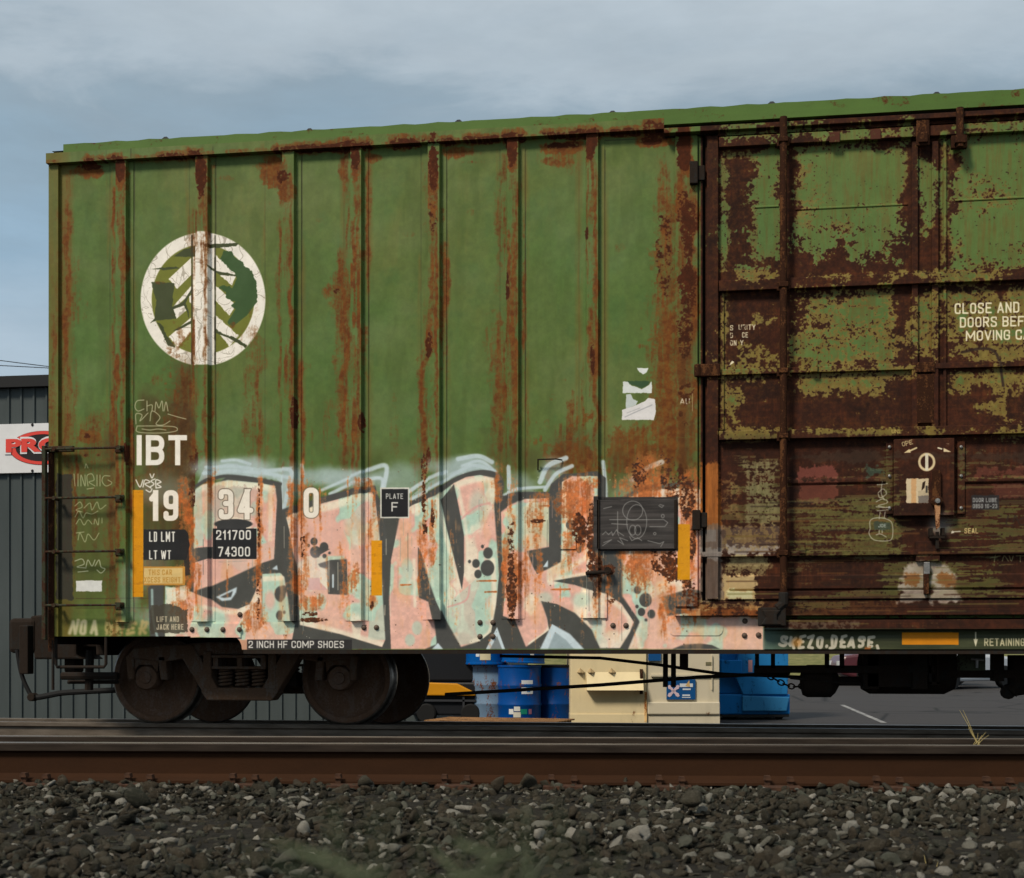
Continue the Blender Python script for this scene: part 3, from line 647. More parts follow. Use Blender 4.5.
# torn white stickers
poly([(636.5,368),(648.5,368),(647,372),(643,374.6),(639,372)], c8(226, 230, 226), jag=.8)
poly([(623,381.5),(628,382),(632,386),(642,389),(649,385),(651.5,381),(652,393),(623,393)], c8(222, 226, 222), jag=.8); poly([(626,381),(650,381),(648,385),(642,388),(632,385)], c8(56, 84, 52), jag=.8)
poly([(626,394.5),(631,394),(633,399),(638,401),(636,405),(626,409)], c8(200, 208, 204), jag=.8)
poly([(622,410),(634,406),(645,401),(648,398),(655,399),(656,412),(654,420),(622,420)], c8(230, 226, 224), jag=.6)
line([(625,417),(638,411),(652,405)], 1, c8(168, 168, 170), .8, .6, True); line([(627,413),(640,408)], .8, c8(190, 190, 190))
text('AU', 680, 399, 690, 405, c8(220, 205, 180), wear=.35); rect(692, 394, 693, 412, c8(200, 190, 150), op=.5)
# scratched tags
def tagl(q, col=c8(188, 190, 160), wd=.9, op=.95): line(q, wd, col, op, .5, True)
for q in ([(144,400),(137,401),(135,407),(138,411),(144,409)], [(147,401),(147,411)], [(147,406),(152,405),(152,411)], [(155,411),(156,402),(159,408),(162,401),(163,411)], [(164,411),(166,402),(168,411)], [(136,424),(136,414),(142,415),(140,421),(148,413)], [(150,421),(152,411),(160,417),(156,424),(163,425),(170,421)], [(137,426),(160,426),(175,427),(176,431),(160,433),(138,432),(137,426)], [(168,414),(178,417),(186,419)], [(142,429),(150,430),(158,429),(166,430)]):
    tagl(q, c8(200, 196, 160), .8, .85)
for q in ([(74,474),(75,486)], [(78,474),(78,486)], [(81,486),(81,475),(85,486),(85,475)], [(88,486),(87,476),(92,474),(94,480),(89,482),(95,486)], [(97,475),(97,486)], [(100,475),(100,486)], [(110,476),(104,476),(102,481),(106,486),(112,483),(108,480)], [(85,468),(86,464),(88,468)], [(87,489),(94,488)]):
    tagl(q, c8(186, 190, 146), .8, .8)
for q in ([(75,506),(80,502),(82,507),(76,510),(82,512)], [(84,508),(90,503),(92,510),(97,502),(100,509),(106,505)], [(75,517),(79,511),(83,518),(86,513),(92,514),(98,511)], [(76,524),(80,519),(84,525),(88,520),(92,524)], [(94,524),(95,519),(98,525),(99,518)], [(102,518),(102,523)], [(76,533),(84,532)], [(78,540),(80,533),(85,542),(88,534),(94,540),(99,533)]):
    tagl(q, c8(180, 184, 140), .8, .8)
for q in ([(75,561),(82,559),(84,564),(77,567),(86,568)], [(86,567),(88,560),(92,566),(95,560)], [(95,566),(99,560),(101,567),(105,569),(101,573),(97,570)], [(78,572),(88,571)]): tagl(q, c8(196, 200, 170), .9, .8)
for q in ([(136,480),(140,487),(143,480)], [(143,487),(145,480),(150,482),(145,484),(151,488)], [(155,479),(151,481),(154,484),(150,487)], [(156,488),(156,480),(161,482),(157,484),(161,487),(156,488)], [(150,474),(152,478),(154,474)], [(146,490),(150,492),(152,489)]): tagl(q, WHITE, 1.1, .95)
rect(76, 580.5, 102, 591.5, c8(222, 222, 216), jag=.8); poly([(58,474),(72,474),(73,600),(58,600)], c8(48, 46, 44), .8, jag=2)
text('NOA', 68, 620, 97, 635, c8(210, 200, 160), .24, skew=3, soft=1.5, op=.85, tag_=.9); text('NEER', 104, 621, 146, 635, c8(206, 176, 116), .26, skew=3, soft=1.8, op=.7, wear=.3, tag_=.9)
text('TM', 283, 634.5, 287, 636.5, c8(70, 50, 40))

# ---- the rusted door
D = win(699, 100, 1160, 632)
nf, nm, nh, nv, nb = N_FIN[D], N_MID[D], N_HOR[D], N_VFI[D], N_BIG[D]
px, py = PX[D], PY[D]
door = (px > 700.5) & ~((py > 616.5) & (px < 764.5))
MAR = (c8(64, 32, 18)*(1-nm[..., None])+c8(46, 24, 14)*nm[..., None])
MAR = MAR*(1+(nf-.5)*.3)[..., None]+c8(100, 54, 20)*(sm(.55, .95, nv*.5+nh*.5)*.2)[..., None]
put(D, door.astype(np.float32), MAR)
GF = np.full(px.shape, -99, np.float32)
for x0, y0, x1, y1, n in ((753, 150, 781, 256, 9), (722, 152, 726, 270, 4), (726, 150, 782, 160, 5), (795, 148, 898, 232, 9), (800, 228, 890, 258, 22), (797, 150, 905, 195, 6), (924, 165, 932, 245, 9), (940, 135, 947, 265, 3), (955, 135, 1160, 268, 10), (948, 140, 956, 160, 6), (948, 215, 965, 262, 8),
    (798, 290, 880, 366, 20), (800, 340, 880, 366, 12), (810, 312, 868, 330, 10), (730, 131, 905, 142, 12), (725, 433, 780, 440, 5), (790, 429, 900, 437, 5), (720, 368, 912, 373, 12), (740, 274, 1000, 280, 10), (945, 430, 1160, 436, 10), (960, 125, 1160, 133, 8), (870, 292, 890, 364, 14), (752, 316, 778, 324, 7), (744, 346, 776, 360, 9), (722, 292, 726, 430, 3), (798, 374, 884, 392, 9), (726, 394, 738, 420, 9), (912, 296, 934, 358, 12), (948, 300, 975, 360, 14), (970, 345, 1160, 364, 7), (985, 292, 1160, 345, 10), (955, 372, 1000, 388, 9), (992, 368, 1160, 390, 7), (975, 402, 1000, 412, 6),
    (742, 470, 778, 520, 14), (728, 480, 742, 515, 10), (805, 500, 900, 545, 14), (960, 470, 1160, 480, 10), (985, 500, 1160, 520, 12), (790, 545, 900, 556, 8), (945, 515, 1160, 552, 12), (720, 430, 1160, 434, 6), (880, 445, 893, 510, 6), (957, 445, 965, 512, 5), (795, 590, 1160, 599, 6), (855, 515, 890, 560, 9), (790, 600, 850, 612, 4), (880, 560, 1000, 600, 10)):
    inside_d = np.minimum(np.minimum(px-x0, x1-px), np.minimum(py-y0, y1-py))
    lo = sm(430, 450, py); GF = np.maximum(GF, np.clip(inside_d, -30, 10)+(1-lo*.7)*((nm-.5)*n*1.5+(nf-.5)*n*1.1)+(N_SPK[D]-.5)*n*(.9-.4*lo)+(nh-.5)*n*(.5+2.4*lo)-3*lo)
low = sm(430, 450, py)
gm = sm(-1.8, 1.8, GF-(N_SPK[D] < .03+.05*sm(200, 250, py)+.09*(py > 285))*6)
GRN = c8(98, 118, 58)*(1-nb[..., None])+c8(86, 112, 56)*nb[..., None]; LIM = c8(114, 98, 44)*(1-nf[..., None])+c8(132, 114, 54)*nf[..., None]
gk = sm(5, 15, GF+(nm-.5)*8+((py < 270)*8-(py > 285)*3))[..., None]; gc = LIM*(1-gk)+GRN*gk
gc = gc*(1-low[..., None])+(c8(104, 98, 46)*(1-nh[..., None])+c8(84, 92, 46)*nh[..., None])*low[..., None]
fr = sm(-16, -1, GF+(nf-.5)*8)*(1-gm)*.3*(N_SPK[D] > .45); put(D, fr*door*(1-.6*low), c8(122, 76, 28)*(1-.35*N_SPK[D])[..., None])
put(D, gm*door*(1-.25*low), gc)
put(D, door*(1-low)*sm(.45, .9, nv*.6+nm*.4)*sm(300, 150, py)*0+door*(1-low)*gm*sm(.4, .95, nm*.4+nv*.6)*.4, c8(112, 78, 32))
put(D, door*gm*sm(.5, .9, nh)*low, c8(92, 60, 34), .6)
# rolled-on pale, pink and teal remains lower down
for x0, y0, x1, y1, c, op in ((798, 466, 836, 477, c8(132, 72, 62), .75), (800, 482, 836, 502, c8(120, 66, 52), .7), (866, 466, 884, 477, c8(60, 96, 82), .6), (975, 466, 1024, 478, c8(122, 68, 56), .55), (990, 482, 1024, 496, c8(118, 66, 54), .5), (790, 452, 1024, 462, c8(64, 52, 42), .5), (728, 546, 780, 556, c8(196, 190, 178), .7), (702, 526, 780, 552, c8(150, 142, 132), .35), (722, 575, 756, 600, c8(214, 186, 132), .85), (728, 556, 770, 566, c8(196, 178, 128), .6), (728, 590, 752, 599, c8(206, 204, 160), .8), (702, 470, 722, 600, c8(140, 84, 46), .35), (702, 550, 722, 560, c8(196, 190, 184), .6), (704, 530, 714, 540, c8(190, 186, 180), .5)):
    w = win(x0, y0, x1, y1); d = np.minimum(np.minimum(PX[w]-x0, x1-PX[w]), np.minimum(PY[w]-y0, y1-PY[w]))
    put(w, sm(-1, 2, d+(N_MID[w]-.5)*6+(N_FIN[w]-.5)*6), c, op)
for x0, y0, x1, y1, c, op, k in ((699, 462, 722, 528, c8(206, 122, 52), .75, 0), (701, 526, 722, 600, c8(126, 120, 114), .6, 0), (722, 470, 742, 520, c8(166, 128, 78), .5, .45), (744, 462, 779, 524, c8(158, 148, 104), .7, .42), (724, 524, 780, 552, c8(170, 140, 84), .55, .5), (724, 556, 776, 574, c8(182, 164, 112), .6, .45), (790, 500, 900, 556, c8(122, 116, 60), .5, .5), (675, 607, 760, 617, c8(196, 110, 48), .6, .3), (764, 600, 900, 617, c8(112, 72, 36), .4, .4), (764, 617, 860, 631, c8(140, 128, 108), .45, .5), (700, 600, 764, 609, c8(190, 160, 104), .6, .5)):
    w = win(x0, y0, x1, y1); d = np.minimum(np.minimum(PX[w]-x0, x1-PX[w]), np.minimum(PY[w]-y0, y1-PY[w]))
    put(w, sm(-1, 3, d+(N_MID[w]-.5)*8+(N_FIN[w]-.5)*5)*sm(k-.08, k+.08, N_SPK[w]*.4+N_FIN[w]*.3+N_HOR[w]*.3), c*(1-.25*N_VFI[w])[..., None], op)
for q in ([(904,566),(922,560),(926,572),(925,603),(897,604),(901,590),(900,575)], [(930,561),(946,563),(955,575),(955,588),(961,604),(930,603)]):
    w, m = pmask(q, 2, 7); k = m.copy()
    for _ in range(6): k = (k+np.roll(k, 2, 0)+np.roll(k, -2, 0)+np.roll(k, 2, 1)+np.roll(k, -2, 1))/5
    put(w, sm(.15, .95, k+(N_FIN[w]-.5)*.5)*(.6+.4*N_MID[w]), c8(188, 176, 162), .9)
for cx, cy in ((911, 579), (944, 579)):
    w = win(cx-14, cy-12, cx+14, cy+12); r = np.hypot((PX[w]-cx)/11, (PY[w]-cy)/9)+(N_MID[w]-.5)*.8+(N_SPK[w]-.5)*.5; put(w, sm(1.05, .5, r), c8(128, 82, 38), .9)
w = win(925, 505, 965, 545); put(w, sm(1, .2, np.hypot((PX[w]-940)/18, (PY[w]-525)/18))*(.6+.4*N_MID[w]), c8(150, 146, 142), .8)
for i in range(70):
    x0 = rng.uniform(722, 1000); y = rng.uniform(500, 626); line([(x0, y), (x0+rng.uniform(15, 80), y-rng.uniform(0, .8))], rng.uniform(.7, 2.2), [c8(60, 34, 22), c8(112, 74, 40), c8(120, 112, 60), c8(44, 30, 22)][i % 4], .55, 1)
LET = c8(244, 234, 200)
text('S', 730, 325.5, 733.2, 330.8, LET); text('URITY', 738.5, 324.8, 755.5, 330.2, LET, wear=.3); text('D', 730, 333, 733, 338.3, LET, wear=.45); text('CE', 742, 332.5, 748, 338, LET); text('ON', 730, 340.5, 736.5, 346, LET, wear=.35); text('Y', 740, 340.2, 743.5, 345.6, LET, wear=.3)
poly([(729,366),(732,361),(734.5,362.5)], LET)
text('CLOSE AND LOCK', 954.3, 303.5, 1054, 314.5, LET, dy=2.4); text('DOORS BEFORE', 959.5, 317.5, 1047, 328, LET, dy=2.0); text('MOVING CAR', 965.5, 331, 1038, 341.3, LET, dy=1.8)
line([(962,352.5),(980,349),(993,351),(999,362),(1003,386)], 2.6, c8(48, 32, 22), .9, 1.2, True)
text('UNL  N', 890.5, 431, 907.5, 434.8, c8(216, 190, 110), wear=.3)
text('OPE', 900.5, 442.5, 911, 447, c8(226, 204, 150), rot=14); line([(907,453),(915,449.5)], 1.6, c8(232, 210, 160)); poly([(902.5,454.5),(908,450.5),(909.5,454)], c8(232, 210, 160)); line([(936.5,449.5),(940,450.5)], 1.4, LET); poly([(942,449.5),(949.5,453.5),(942,453.5)], c8(236, 214, 170)); text('CL', 944, 445, 949, 448, LET, wear=.55)
w = win(913, 452, 938, 475); r = np.hypot(PX[w]-925.2, (PY[w]-463.5)*.93); put(w, np.clip(1.7-np.abs(r-7.3), 0, 1), c8(228, 206, 160)); rect(923.6, 455, 926.8, 472, c8(226, 216, 190)); rect(917, 462, 918, 464.5, c8(228, 206, 160))
rect(905, 480, 927, 504, c8(216, 196, 160), jag=1.2); rect(910, 480, 915, 504, c8(212, 160, 106), op=.8, jag=1); rect(916.5, 492, 927, 499, c8(190, 172, 140), op=.8); poly([(921,484),(924,482),(923,489),(920,492)], c8(50, 34, 24)); rect(924, 487, 926, 494, c8(70, 66, 60)); rect(917, 497, 927, 504, c8(128, 118, 108), jag=1)
rect(971, 495.5, 999, 510, c8(46, 46, 48), op=.85, jag=1); text('DOOR LUBE', 972.5, 498, 996.5, 502.4, c8(188, 188, 184), wear=.15); text('0850 10-23', 972.5, 504, 997, 508.4, c8(176, 176, 172), wear=.15)
text('SEAL', 964.2, 528.2, 978, 533.6, c8(230, 206, 140)); line([(951.5,532),(960,531.5)], 1.0, c8(210, 200, 180)); poly([(950.5,533.8),(952.5,530.5),(954,533)], c8(220, 210, 190))
for q in ([(877,485),(887,484)], [(882,482),(881,493),(884,500)], [(878,493),(883,489),(886,494),(880,498),(878,494)], [(876,502),(883,499),(887,503),(878,506),(888,508),(876,507)], [(877,511),(890,510)], [(880,512),(879,519)], [(885,512),(884,518)], [(870,529),(870,521),(876,518),(886,519),(892,524),(892,538),(886,541),(874,540),(869,534),(870,529)], [(876,535),(880,534),(886,537)], [(879,530),(879,533)], [(882,530),(882,533)]): tagl(q, c8(190, 186, 166), .9, .8)
rect(874, 522, 890, 530, c8(52, 70, 66), op=.6, jag=2); text('JOE', 878, 524, 886, 527.5, c8(196, 206, 200))
for q in ([(1008,516),(1006,524),(1012,526)], [(1013,522),(1015,516),(1019,524)], [(1019,520),(1024,518),(1026,524),(1020,525)]): tagl(q, c8(50, 38, 28), 1.4, .8)
for q in ([(990,558),(1000,556)], [(995,555),(994,562)], [(1002,561),(1004,556),(1008,561)], [(1009,556),(1011,561),(1013,556)], [(1016,556),(1024,556)], [(1020,556),(1020,562)]): tagl(q, c8(176, 172, 120), .9, .7)
# sill below the door
S_ = win(764, 628, 1160, 652); put(S_, ((PX[S_] > 765) & (PY[S_] > 629)).astype(np.float32), c8(62, 66, 44)*(1+(N_HOR[S_]-.5)*.3)[..., None])
w = win(765, 630, 800, 651); put(w, sm(800, 768, PX[w])*.7, c8(96, 124, 116))
text('SKEZO.DEASE.', 779, 635.5, 878, 648.3, c8(196, 188, 166), .24, skew=1.5, tag_=.7); spray(797, 642, 8, 8, c8(214, 140, 60), .6)
rect(901.5, 632.5, 958, 644.8, c8(214, 134, 20)); text('RETAINING', 983.5, 638.2, 1024, 646, c8(206, 196, 158)); text('VALVE', 1030, 638, 1054, 645.8, c8(206, 196, 158))
line([(975,632.5),(975,641)], 1.3, c8(220, 212, 180)); poly([(972.8,639),(977.3,639),(975,647)], c8(220, 212, 180))
w = win(850, 645, 890, 651); put(w, sm(846, 851, PY[w])*0+sm(.5, .8, N_FIN[w])*((PX[w] > 862) & (PX[w] < 880) & (PY[w] > 646)), c8(160, 90, 40), .8)
# bulletin board: dark planks with chalk drawing
w = win(596, 499, 676.5, 549.5, 3); put(w, ((PX[w] > 594) & (PX[w] < 678) & (PY[w] > 497) & (PY[w] < 551)).astype(np.float32), c8(62, 58, 56)*(.75+.5*N_HOR[w])[..., None])
CHK = c8(150, 148, 144)
el = lambda cx, cy, rx, ry: [(cx+rx*math.cos(a), cy+ry*math.sin(a)) for a in np.linspace(0, 2*math.pi, 24)]
for q in (el(633, 511, 10, 9.5), el(637, 522, 10, 17), el(633, 530.5, 3.2, 5), el(638, 530.5, 3.2, 5), el(655, 534, 1.2, 1.2), el(663, 516.5, 1.4, 1.8), [(603,535),(606,532),(609,535),(612,532),(613,536),(617,530),(619,536)], [(618,512),(618,532),(624,536)], [(610,520),(664,520),(668,523),(665,527),(650,527)], [(612,524),(628,525)], [(604,543),(612,540),(603,546)], [(618,541),(624,545),(620,538),(628,541)], [(630,537),(632,541),(638,538),(642,541)], [(648,541),(660,544),(664,542),(661,547)], [(660,505),(664,506),(662,508),(659,506)], [(604,509),(612,507)]):
    line(q, .8, CHK, .75, .5)
w = win(100, 160, 1160, 652)
RGB *= (1+(N_FIN-.5)*.05)[..., None]
np.clip(RGB, 0, 1, out=RGB)
img = bpy.data.images.new('side_paint', TW, TH, alpha=True); img.alpha_mode = 'CHANNEL_PACKED'
buf = np.ones((TH, TW, 4), np.float32); buf[..., :3] = RGB; buf[..., 3] = np.clip(GLOSS, 0, 1)
buf[D][..., 3] = np.maximum(buf[D][..., 3], (door & (gm < .5))*.8)
img.pixels.foreach_set(buf.ravel()); img.update(); img.pack()
del buf

t = NT('painted_car_side')
tx = t.n('ShaderNodeTexImage', image=img, interpolation='Cubic', extension='EXTEND'); uvn = t.n('ShaderNodeUVMap', uv_map='side'); t.l(uvn.outputs[0], tx.inputs[0])
v = t.coord(); n1 = t.noise(v, 140, 4, .7); n2 = t.noise(v, 14, 4)
c = t.mix(t.math('MULTIPLY', n1, .12), tx.outputs[0], (0.02, .015, .01, 1), 'MULTIPLY')
n3 = t.noise(t.coord((1, 1, .55)), 2.2, 2)
t.bump(t.math('ADD', t.math('ADD', t.math('MULTIPLY', n3, 14.0), t.math('MULTIPLY', n1, t.math('ADD', tx.outputs[1], .12))), t.math('ADD', t.math('MULTIPLY', n2, .5), t.math('MULTIPLY', tx.outputs[1], -.3))), .5, .005)
M['side'] = t.out(c, t.ramp(tx.outputs[1], [(0, .5), (1, .92)]))
M['side'].node_tree.nodes['Principled BSDF'].inputs['Specular IOR Level'].default_value = .2
# ------------------------------------------------------------------ materials
GREEN = srgb(88, 112, 54)
M['green'] = weathered('green_paint', GREEN, srgb(100, 58, 34), .25, .5, 3)
M['eave'] = weathered('eave_paint', srgb(80, 106, 48), srgb(104, 58, 32), .12, .5, 2.2, stretch=(.5, 1, 1.2))
M['rusty'] = weathered('rusty_brown', srgb(90, 56, 30), srgb(60, 33, 17), .55, .85, 8, .35)
M['door_frame'] = weathered('door_frame_rust', srgb(80, 46, 34), srgb(112, 104, 56), .12, .85, 7, .3, stretch=(.4, 1, 1), rust2=srgb(92, 92, 50))
M['rung'] = weathered('rung_paint', srgb(52, 56, 40), srgb(70, 44, 30), .4, .7, 10)
M['under'] = weathered('underframe_grime', (.018, .016, .014, 1), (.03, .02, .014, 1), .5, .85, 5, .3)
M['truck'] = weathered('truck_casting', (.10, .075, .058, 1), (.13, .075, .045, 1), .5, .85, 7, .3)
M['wheel'] = weathered('wheel_plate', (.13, .085, .062, 1), (.16, .09, .055, 1), .5, .8, 6, .3)
t = NT('wheel_tread'); n = t.noise(t.coord(), 20, 4); M['tread'] = t.out(t.ramp(n, [(.3, (.12, .11, .1, 1)), (.7, (.3, .28, .26, 1))]), .35, .9)
t = NT('roof_cap'); M['cap'] = t.out((.05, .05, .055, 1), .7)
t = NT('stiff_rubber'); M['rubber'] = t.out((.012, .012, .012, 1), .7)
t = NT('bolt_steel'); n = t.noise(t.coord(), 30); M['bolt'] = t.out(t.ramp(n, [(.3, (.06, .045, .035, 1)), (.7, (.14, .09, .06, 1))]), .7, .2)
t = NT('galvanised'); n = t.noise(t.coord(), 25); M['galv'] = t.out(t.ramp(n, [(.3, (.16, .16, .15, 1)), (.7, (.3, .29, .27, 1))]), .5, .6)

# ------------------------------------------------------------------ the freight car
XL = X(50.5); XD = X(702)                      # end of the car, left edge of the doorway
XE = XL + 15.6                                  # far end of the car
ZE = Z(50, 163, -.075)                          # underside of the eave
ZS = Z(500, 649.6); ZA = Z(160, 636.3)         # bottom of the side, and over the truck
car = empty('boxcar', (XL+7.8, 1.6, 0.0), 'green rust-streaked boxcar with a white tree emblem and pastel graffiti lettering on its side', 'freight car')

# side sheet with its notch over the truck
xa, xb = X(232), X(242)
mir = lambda x: XL+XE-x
arc = lambda cx, sgn: [(cx + sgn*(xb-xa)*(1-math.cos(a)), ZA-(ZA-ZS)*math.sin(a)) for a in np.linspace(0, math.pi/2, 5)]
out = [(XL+.01, ZA), (xa, ZA)] + [(xa+(xb-xa)*math.sin(a), ZS+(ZA-ZS)*math.cos(a)) for a in np.linspace(0.2, math.pi/2, 5)] + [(X(764.2), ZS), (X(764.2), Z(750, 607)), (XD, Z(750, 607)), (XD, ZE+.02), (XL+.01, ZE+.02)]
build('side_panel', MB().prism(out, 0, .05), M['side'], car)
XR = X(1140, -.02)
o2 = [(max(mir(x), XR), z) for x, z in out]
build('side_panel', MB().prism(o2, 0, .05), M['green'], car)
shell = MB().box(XL+.02, XE-.02, .06, 3.2, ZS+.25, ZE+.08)
build('body_shell', shell, M['green'], car)
# end sheet with its ribs
for k in range(9):
    for xx in (XL-.03, XE-.02): build('end_rib', MB().box(xx, xx+.05, .15, 3.05, 1.2+k*.4, 1.28+k*.4), M['green'], car)
# hat shaped side posts
def post(a, b, y1, mat, mirror=False):
    x0, x1 = X(a), X(b); zb = Z((a+b)/2, y1); zt = ZE+.01; p = MB(); dp = -.05; s = .011
    if mirror: x0, x1 = mir(x1), mir(x0)
    vs = [(x0-s, 0, 0), (x0, dp, 0), (x1, dp, 0), (x1+s, 0, 0)]
    p.add([(x, y, zb) for x, y, _ in vs]+[(x, y, zt) for x, y, _ in vs], [(0,1,5,4),(1,2,6,5),(2,3,7,6),(0,3,2,1),(4,5,6,7)])
    p.box(x0-.055, x0-s+.002, -.005, 0, zb+.002, zt); p.box(x1+s-.002, x1+.05, -.005, 0, zb+.002, zt)
    return build('side_post', p, mat, car)
YB = (622, 621.5, 621, 621, 620, 619, 618)
for (a, b), y in zip(POSTS, YB):
    post(a, b, y, M['side']); post(a, b, y, M['green'], True)
c = MB().box(XL, X(60), -.035, 0, ZA, ZE+.01).box(XL, XL+.012, 0, .2, ZA, ZE+.01)
build('corner_post', c, M['side'], car)
build('corner_post', MB().box(mir(X(60)), XE, -.035, 0, ZA, ZE+.01), M['green'], car)
# wide rusty door post plate and the doorway edge
build('door_post', MB().box(X(675.5), X(697.5), -.03, 0, ZS+.35, ZE+.012), M['side'], car)
build('door_post', MB().box(mir(X(697.5)), mir(X(675.5)), -.03, 0, ZS+.35, ZE+.012), M['green'], car)
# eave: a lower band and a set back upper one
z1 = Z(50, 153, -.075); z2 = Z(65, 144, -.05)
xe = X(664, -.075)
build('eave', MB().prism([(XL-.005, ZE), (xe, ZE), (xe, z1), (XL-.005, z1)], -.075, 0), M['side'], car)
build('eave', MB().box(xe+.001, mir(xe), -.075, 0, Z(800, 117, -.075), z1), M['eave'], car)
build('eave', MB().box(mir(xe)+.001, XE+.02, -.075, 0, ZE, z1), M['eave'], car)
zr = z2
ev = MB(); n = 160; xs = np.linspace(X(63, -.05), XE, n)
wob = [0.003*math.sin(i*1.7)+.003*math.sin(i*4.1) for i in range(n)]
build('roof_edge', MB().prism([(xs[0], z1-.002)]+[(xs[-1], z1-.002)]+[(xs[i], zr+wob[i]) for i in range(n-1, -1, -1)], -.045, .1), M['eave'], car)
# roof sheet rising to the ridge, with a cap on every transverse seam
rf = MB().add([(XL, .02, zr-.03), (XE, .02, zr-.03), (XE, 1.6, zr+.10), (XL, 1.6, zr+.10), (XE, 3.2, zr-.03), (XL, 3.2, zr-.03)], [(0,1,2,3),(3,2,4,5)])
build('roof', rf, M['green'], car)
xc = [X(p, .2) for p in (170, 312, 463, 615, 770, 935)]
st = (xc[-1]-xc[0])/5
for k in range(-1, 12):
    x = xc[0]+k*st
    if not XL+.2 < x < XE-.2: continue
    w = .095; z0 = zr-.035
    build('roof_seam_cap', MB().prism([(x-w, z0), (x+w, z0), (x+w*.55, z0+.066), (x+w*.12, z0+.105), (x-w*.12, z0+.105), (x-w*.6, z0+.07)], .10, 3.0), M['cap'], car)

# lower ledges, seam plates, bolts
b = MB()
def bolt(px, py, y=0.0, r=.019):
    p = at(px, py, y); m = MB().lathe([(r*1.25, 0), (r*1.25, -.004), (r, -.006), (r*.85, -.016), (r*.4, -.021), (0, -.022)], (p.x, y, p.z), 'y', 8)
    return build('bolt', m, M['bolt'], car, True)
build('jacking_pad', MB().box(X(191), X(241), -.012, 0, Z(210, 637.5), Z(210, 623.5)), M['side'], car)
build('hatch_cover', MB().prism([(at(px_, py_).x, at(px_, py_).z) for px_, py_ in ((669,618),(723,618),(723,630),(722,633),(719,635.5),(673,635.5),(670,633),(669,629))], -.006, 0), M['side'], car)
for px_, py_ in ((240,614.5),(207,629.5),(223,629.5),(239.5,629.5),(192,629.5),(364,627.5),(376.5,627.5),(480,622.5),(493,622.5),(480,636.5),(493,636.5),(613,625.5),(626,625.5),(745,621),(758.5,635),(744.5,635.5)):
    bolt(px_, py_, -.012 if 190 < px_ < 242 and py_ > 623 else 0)
# slack plates and gussets near the sill
build('repair_plate', MB().box(X(560), X(576), -.012, 0, Z(570, 549), Z(570, 534)), M['side'], car)
build('gusset', MB().box(X(582.5), X(607), -.018, 0, Z(595, 618), Z(595, 592)), M['side'], car)
build('gusset', MB().box(X(428), X(442), -.068, 0, Z(435, 619.5), Z(435, 600)), M['side'], car)
hb = MB(); p = at(604, 573, -.07); hb.tube([(p.x-.15, -.06, p.z), (p.x+.04, -.075, p.z+.01)], .014, 8).tube([(p.x+.03, -.02, p.z+.02), (p.x+.03, -.085, p.z+.02)], .03, 10)
build('bracket', hb, M['under'], car)

# ladder: the stile beyond the corner, four rungs
lad = bpy.data.objects.new('ladder', None); COL.objects.link(lad); lad.parent = car; lad['_b'] = list(parent_base(car))
xs_ = X(45, -.1)
z0, z1_ = Z(46, 640, -.1), Z(46, 446, -.1)
build('stile', MB().box(xs_-.018, xs_+.018, -.13, -.085, z0, z1_).box(xs_-.018, xs_+.25, -.085, -.05, z1_-.05, z1_), M['rung'], lad, bevel=.006)
build('stile', MB().box(X(48.3, -.05), X(53.5, -.05), -.05, -.036, z0-.1, z1_), M['rusty'], lad)
for y in (448.5, 498, 552, 606):
    pa, pb = at(45.5, y, -.12), at(118.5, y-1, -.12)
    build('rung', MB().tube([(pa.x, -.12, pb.z), (pb.x, -.12, pb.z)], .0105, 8).tube([(pb.x, -.13, pb.z), (pb.x, -.05, pb.z)], .02, 8).tube([(pa.x+.08, -.135, pb.z), (pa.x+.08, -.05, pb.z)], .018, 8).box(pb.x-.06, pb.x+.02, -.062, -.05, pb.z-.03, pb.z+.025), M['rung'], lad, True)
build('side_grab', MB().tube([(XL-.02, .25, 1.0), (XL-.10, .25, 1.02), (XL-.10, .25, 2.3), (XL-.02, .25, 2.3)], .011, 8), M['rung'], car, True)

# plug door
door = bpy.data.objects.new('door', None); COL.objects.link(door); door.parent = car; door['_b'] = list(parent_base(car))
door['label'] = 'rusted brown and faded green plug door with locking bars'
S = M['side']
ZDB, ZDT = Z(800, 599.5, -.02), Z(720, 137, -.02)
XDL, XDR = X(705.5, -.02), X(1144, -.02)
build('door_sheet', MB().box(XDL, XDR, -.012, .05, ZDB, ZDT+.02), S, door)
def dbar(name, px_, ya, yb, x0, x1, d0, d1=-.011, mat=None, taper=0):
    zt, zb = Z(px_, ya, d0), Z(px_, yb, d0)
    p = MB()
    X_0, X_1 = X(x0, d0), X(x1, d0)
    if taper: p.add([(X_0, d1, zb-taper), (X_1, d1, zb-taper), (X_1, d1, zt+taper), (X_0, d1, zt+taper), (X_0, d0, zb), (X_1, d0, zb), (X_1, d0, zt), (X_0, d0, zt)], [(4,5,6,7),(0,1,5,4),(1,2,6,5),(2,3,7,6),(3,0,4,7)])
    else: p.box(X_0, X_1, d0, d1, zb, zt)
    return build(name, p, mat or S, door, bevel=.004)
dbar('frame_rail', 719, 137, 147, 719, 1140, -.075)
dbar('frame_rail', 719, 280.5, 291, 719, 1140, -.075)
dbar('frame_rail', 719, 431, 440, 719, 1140, -.08)
dbar('stiffener', 719, 369.5, 375, 700, 1140, -.05)
dbar('stiffener', 790, 551, 556, 701, 1140, -.06)
dbar('stiffener', 900, 478.5, 481, 788, 893, -.03, taper=.02)
dbar('stiffener', 1000, 478.5, 481, 960, 1140, -.03, taper=.02)
dbar('stiffener', 800, 576, 588.5, 729, 1140, -.03, taper=.012)
dbar('stiffener', 800, 591, 599, 727, 1140, -.045)
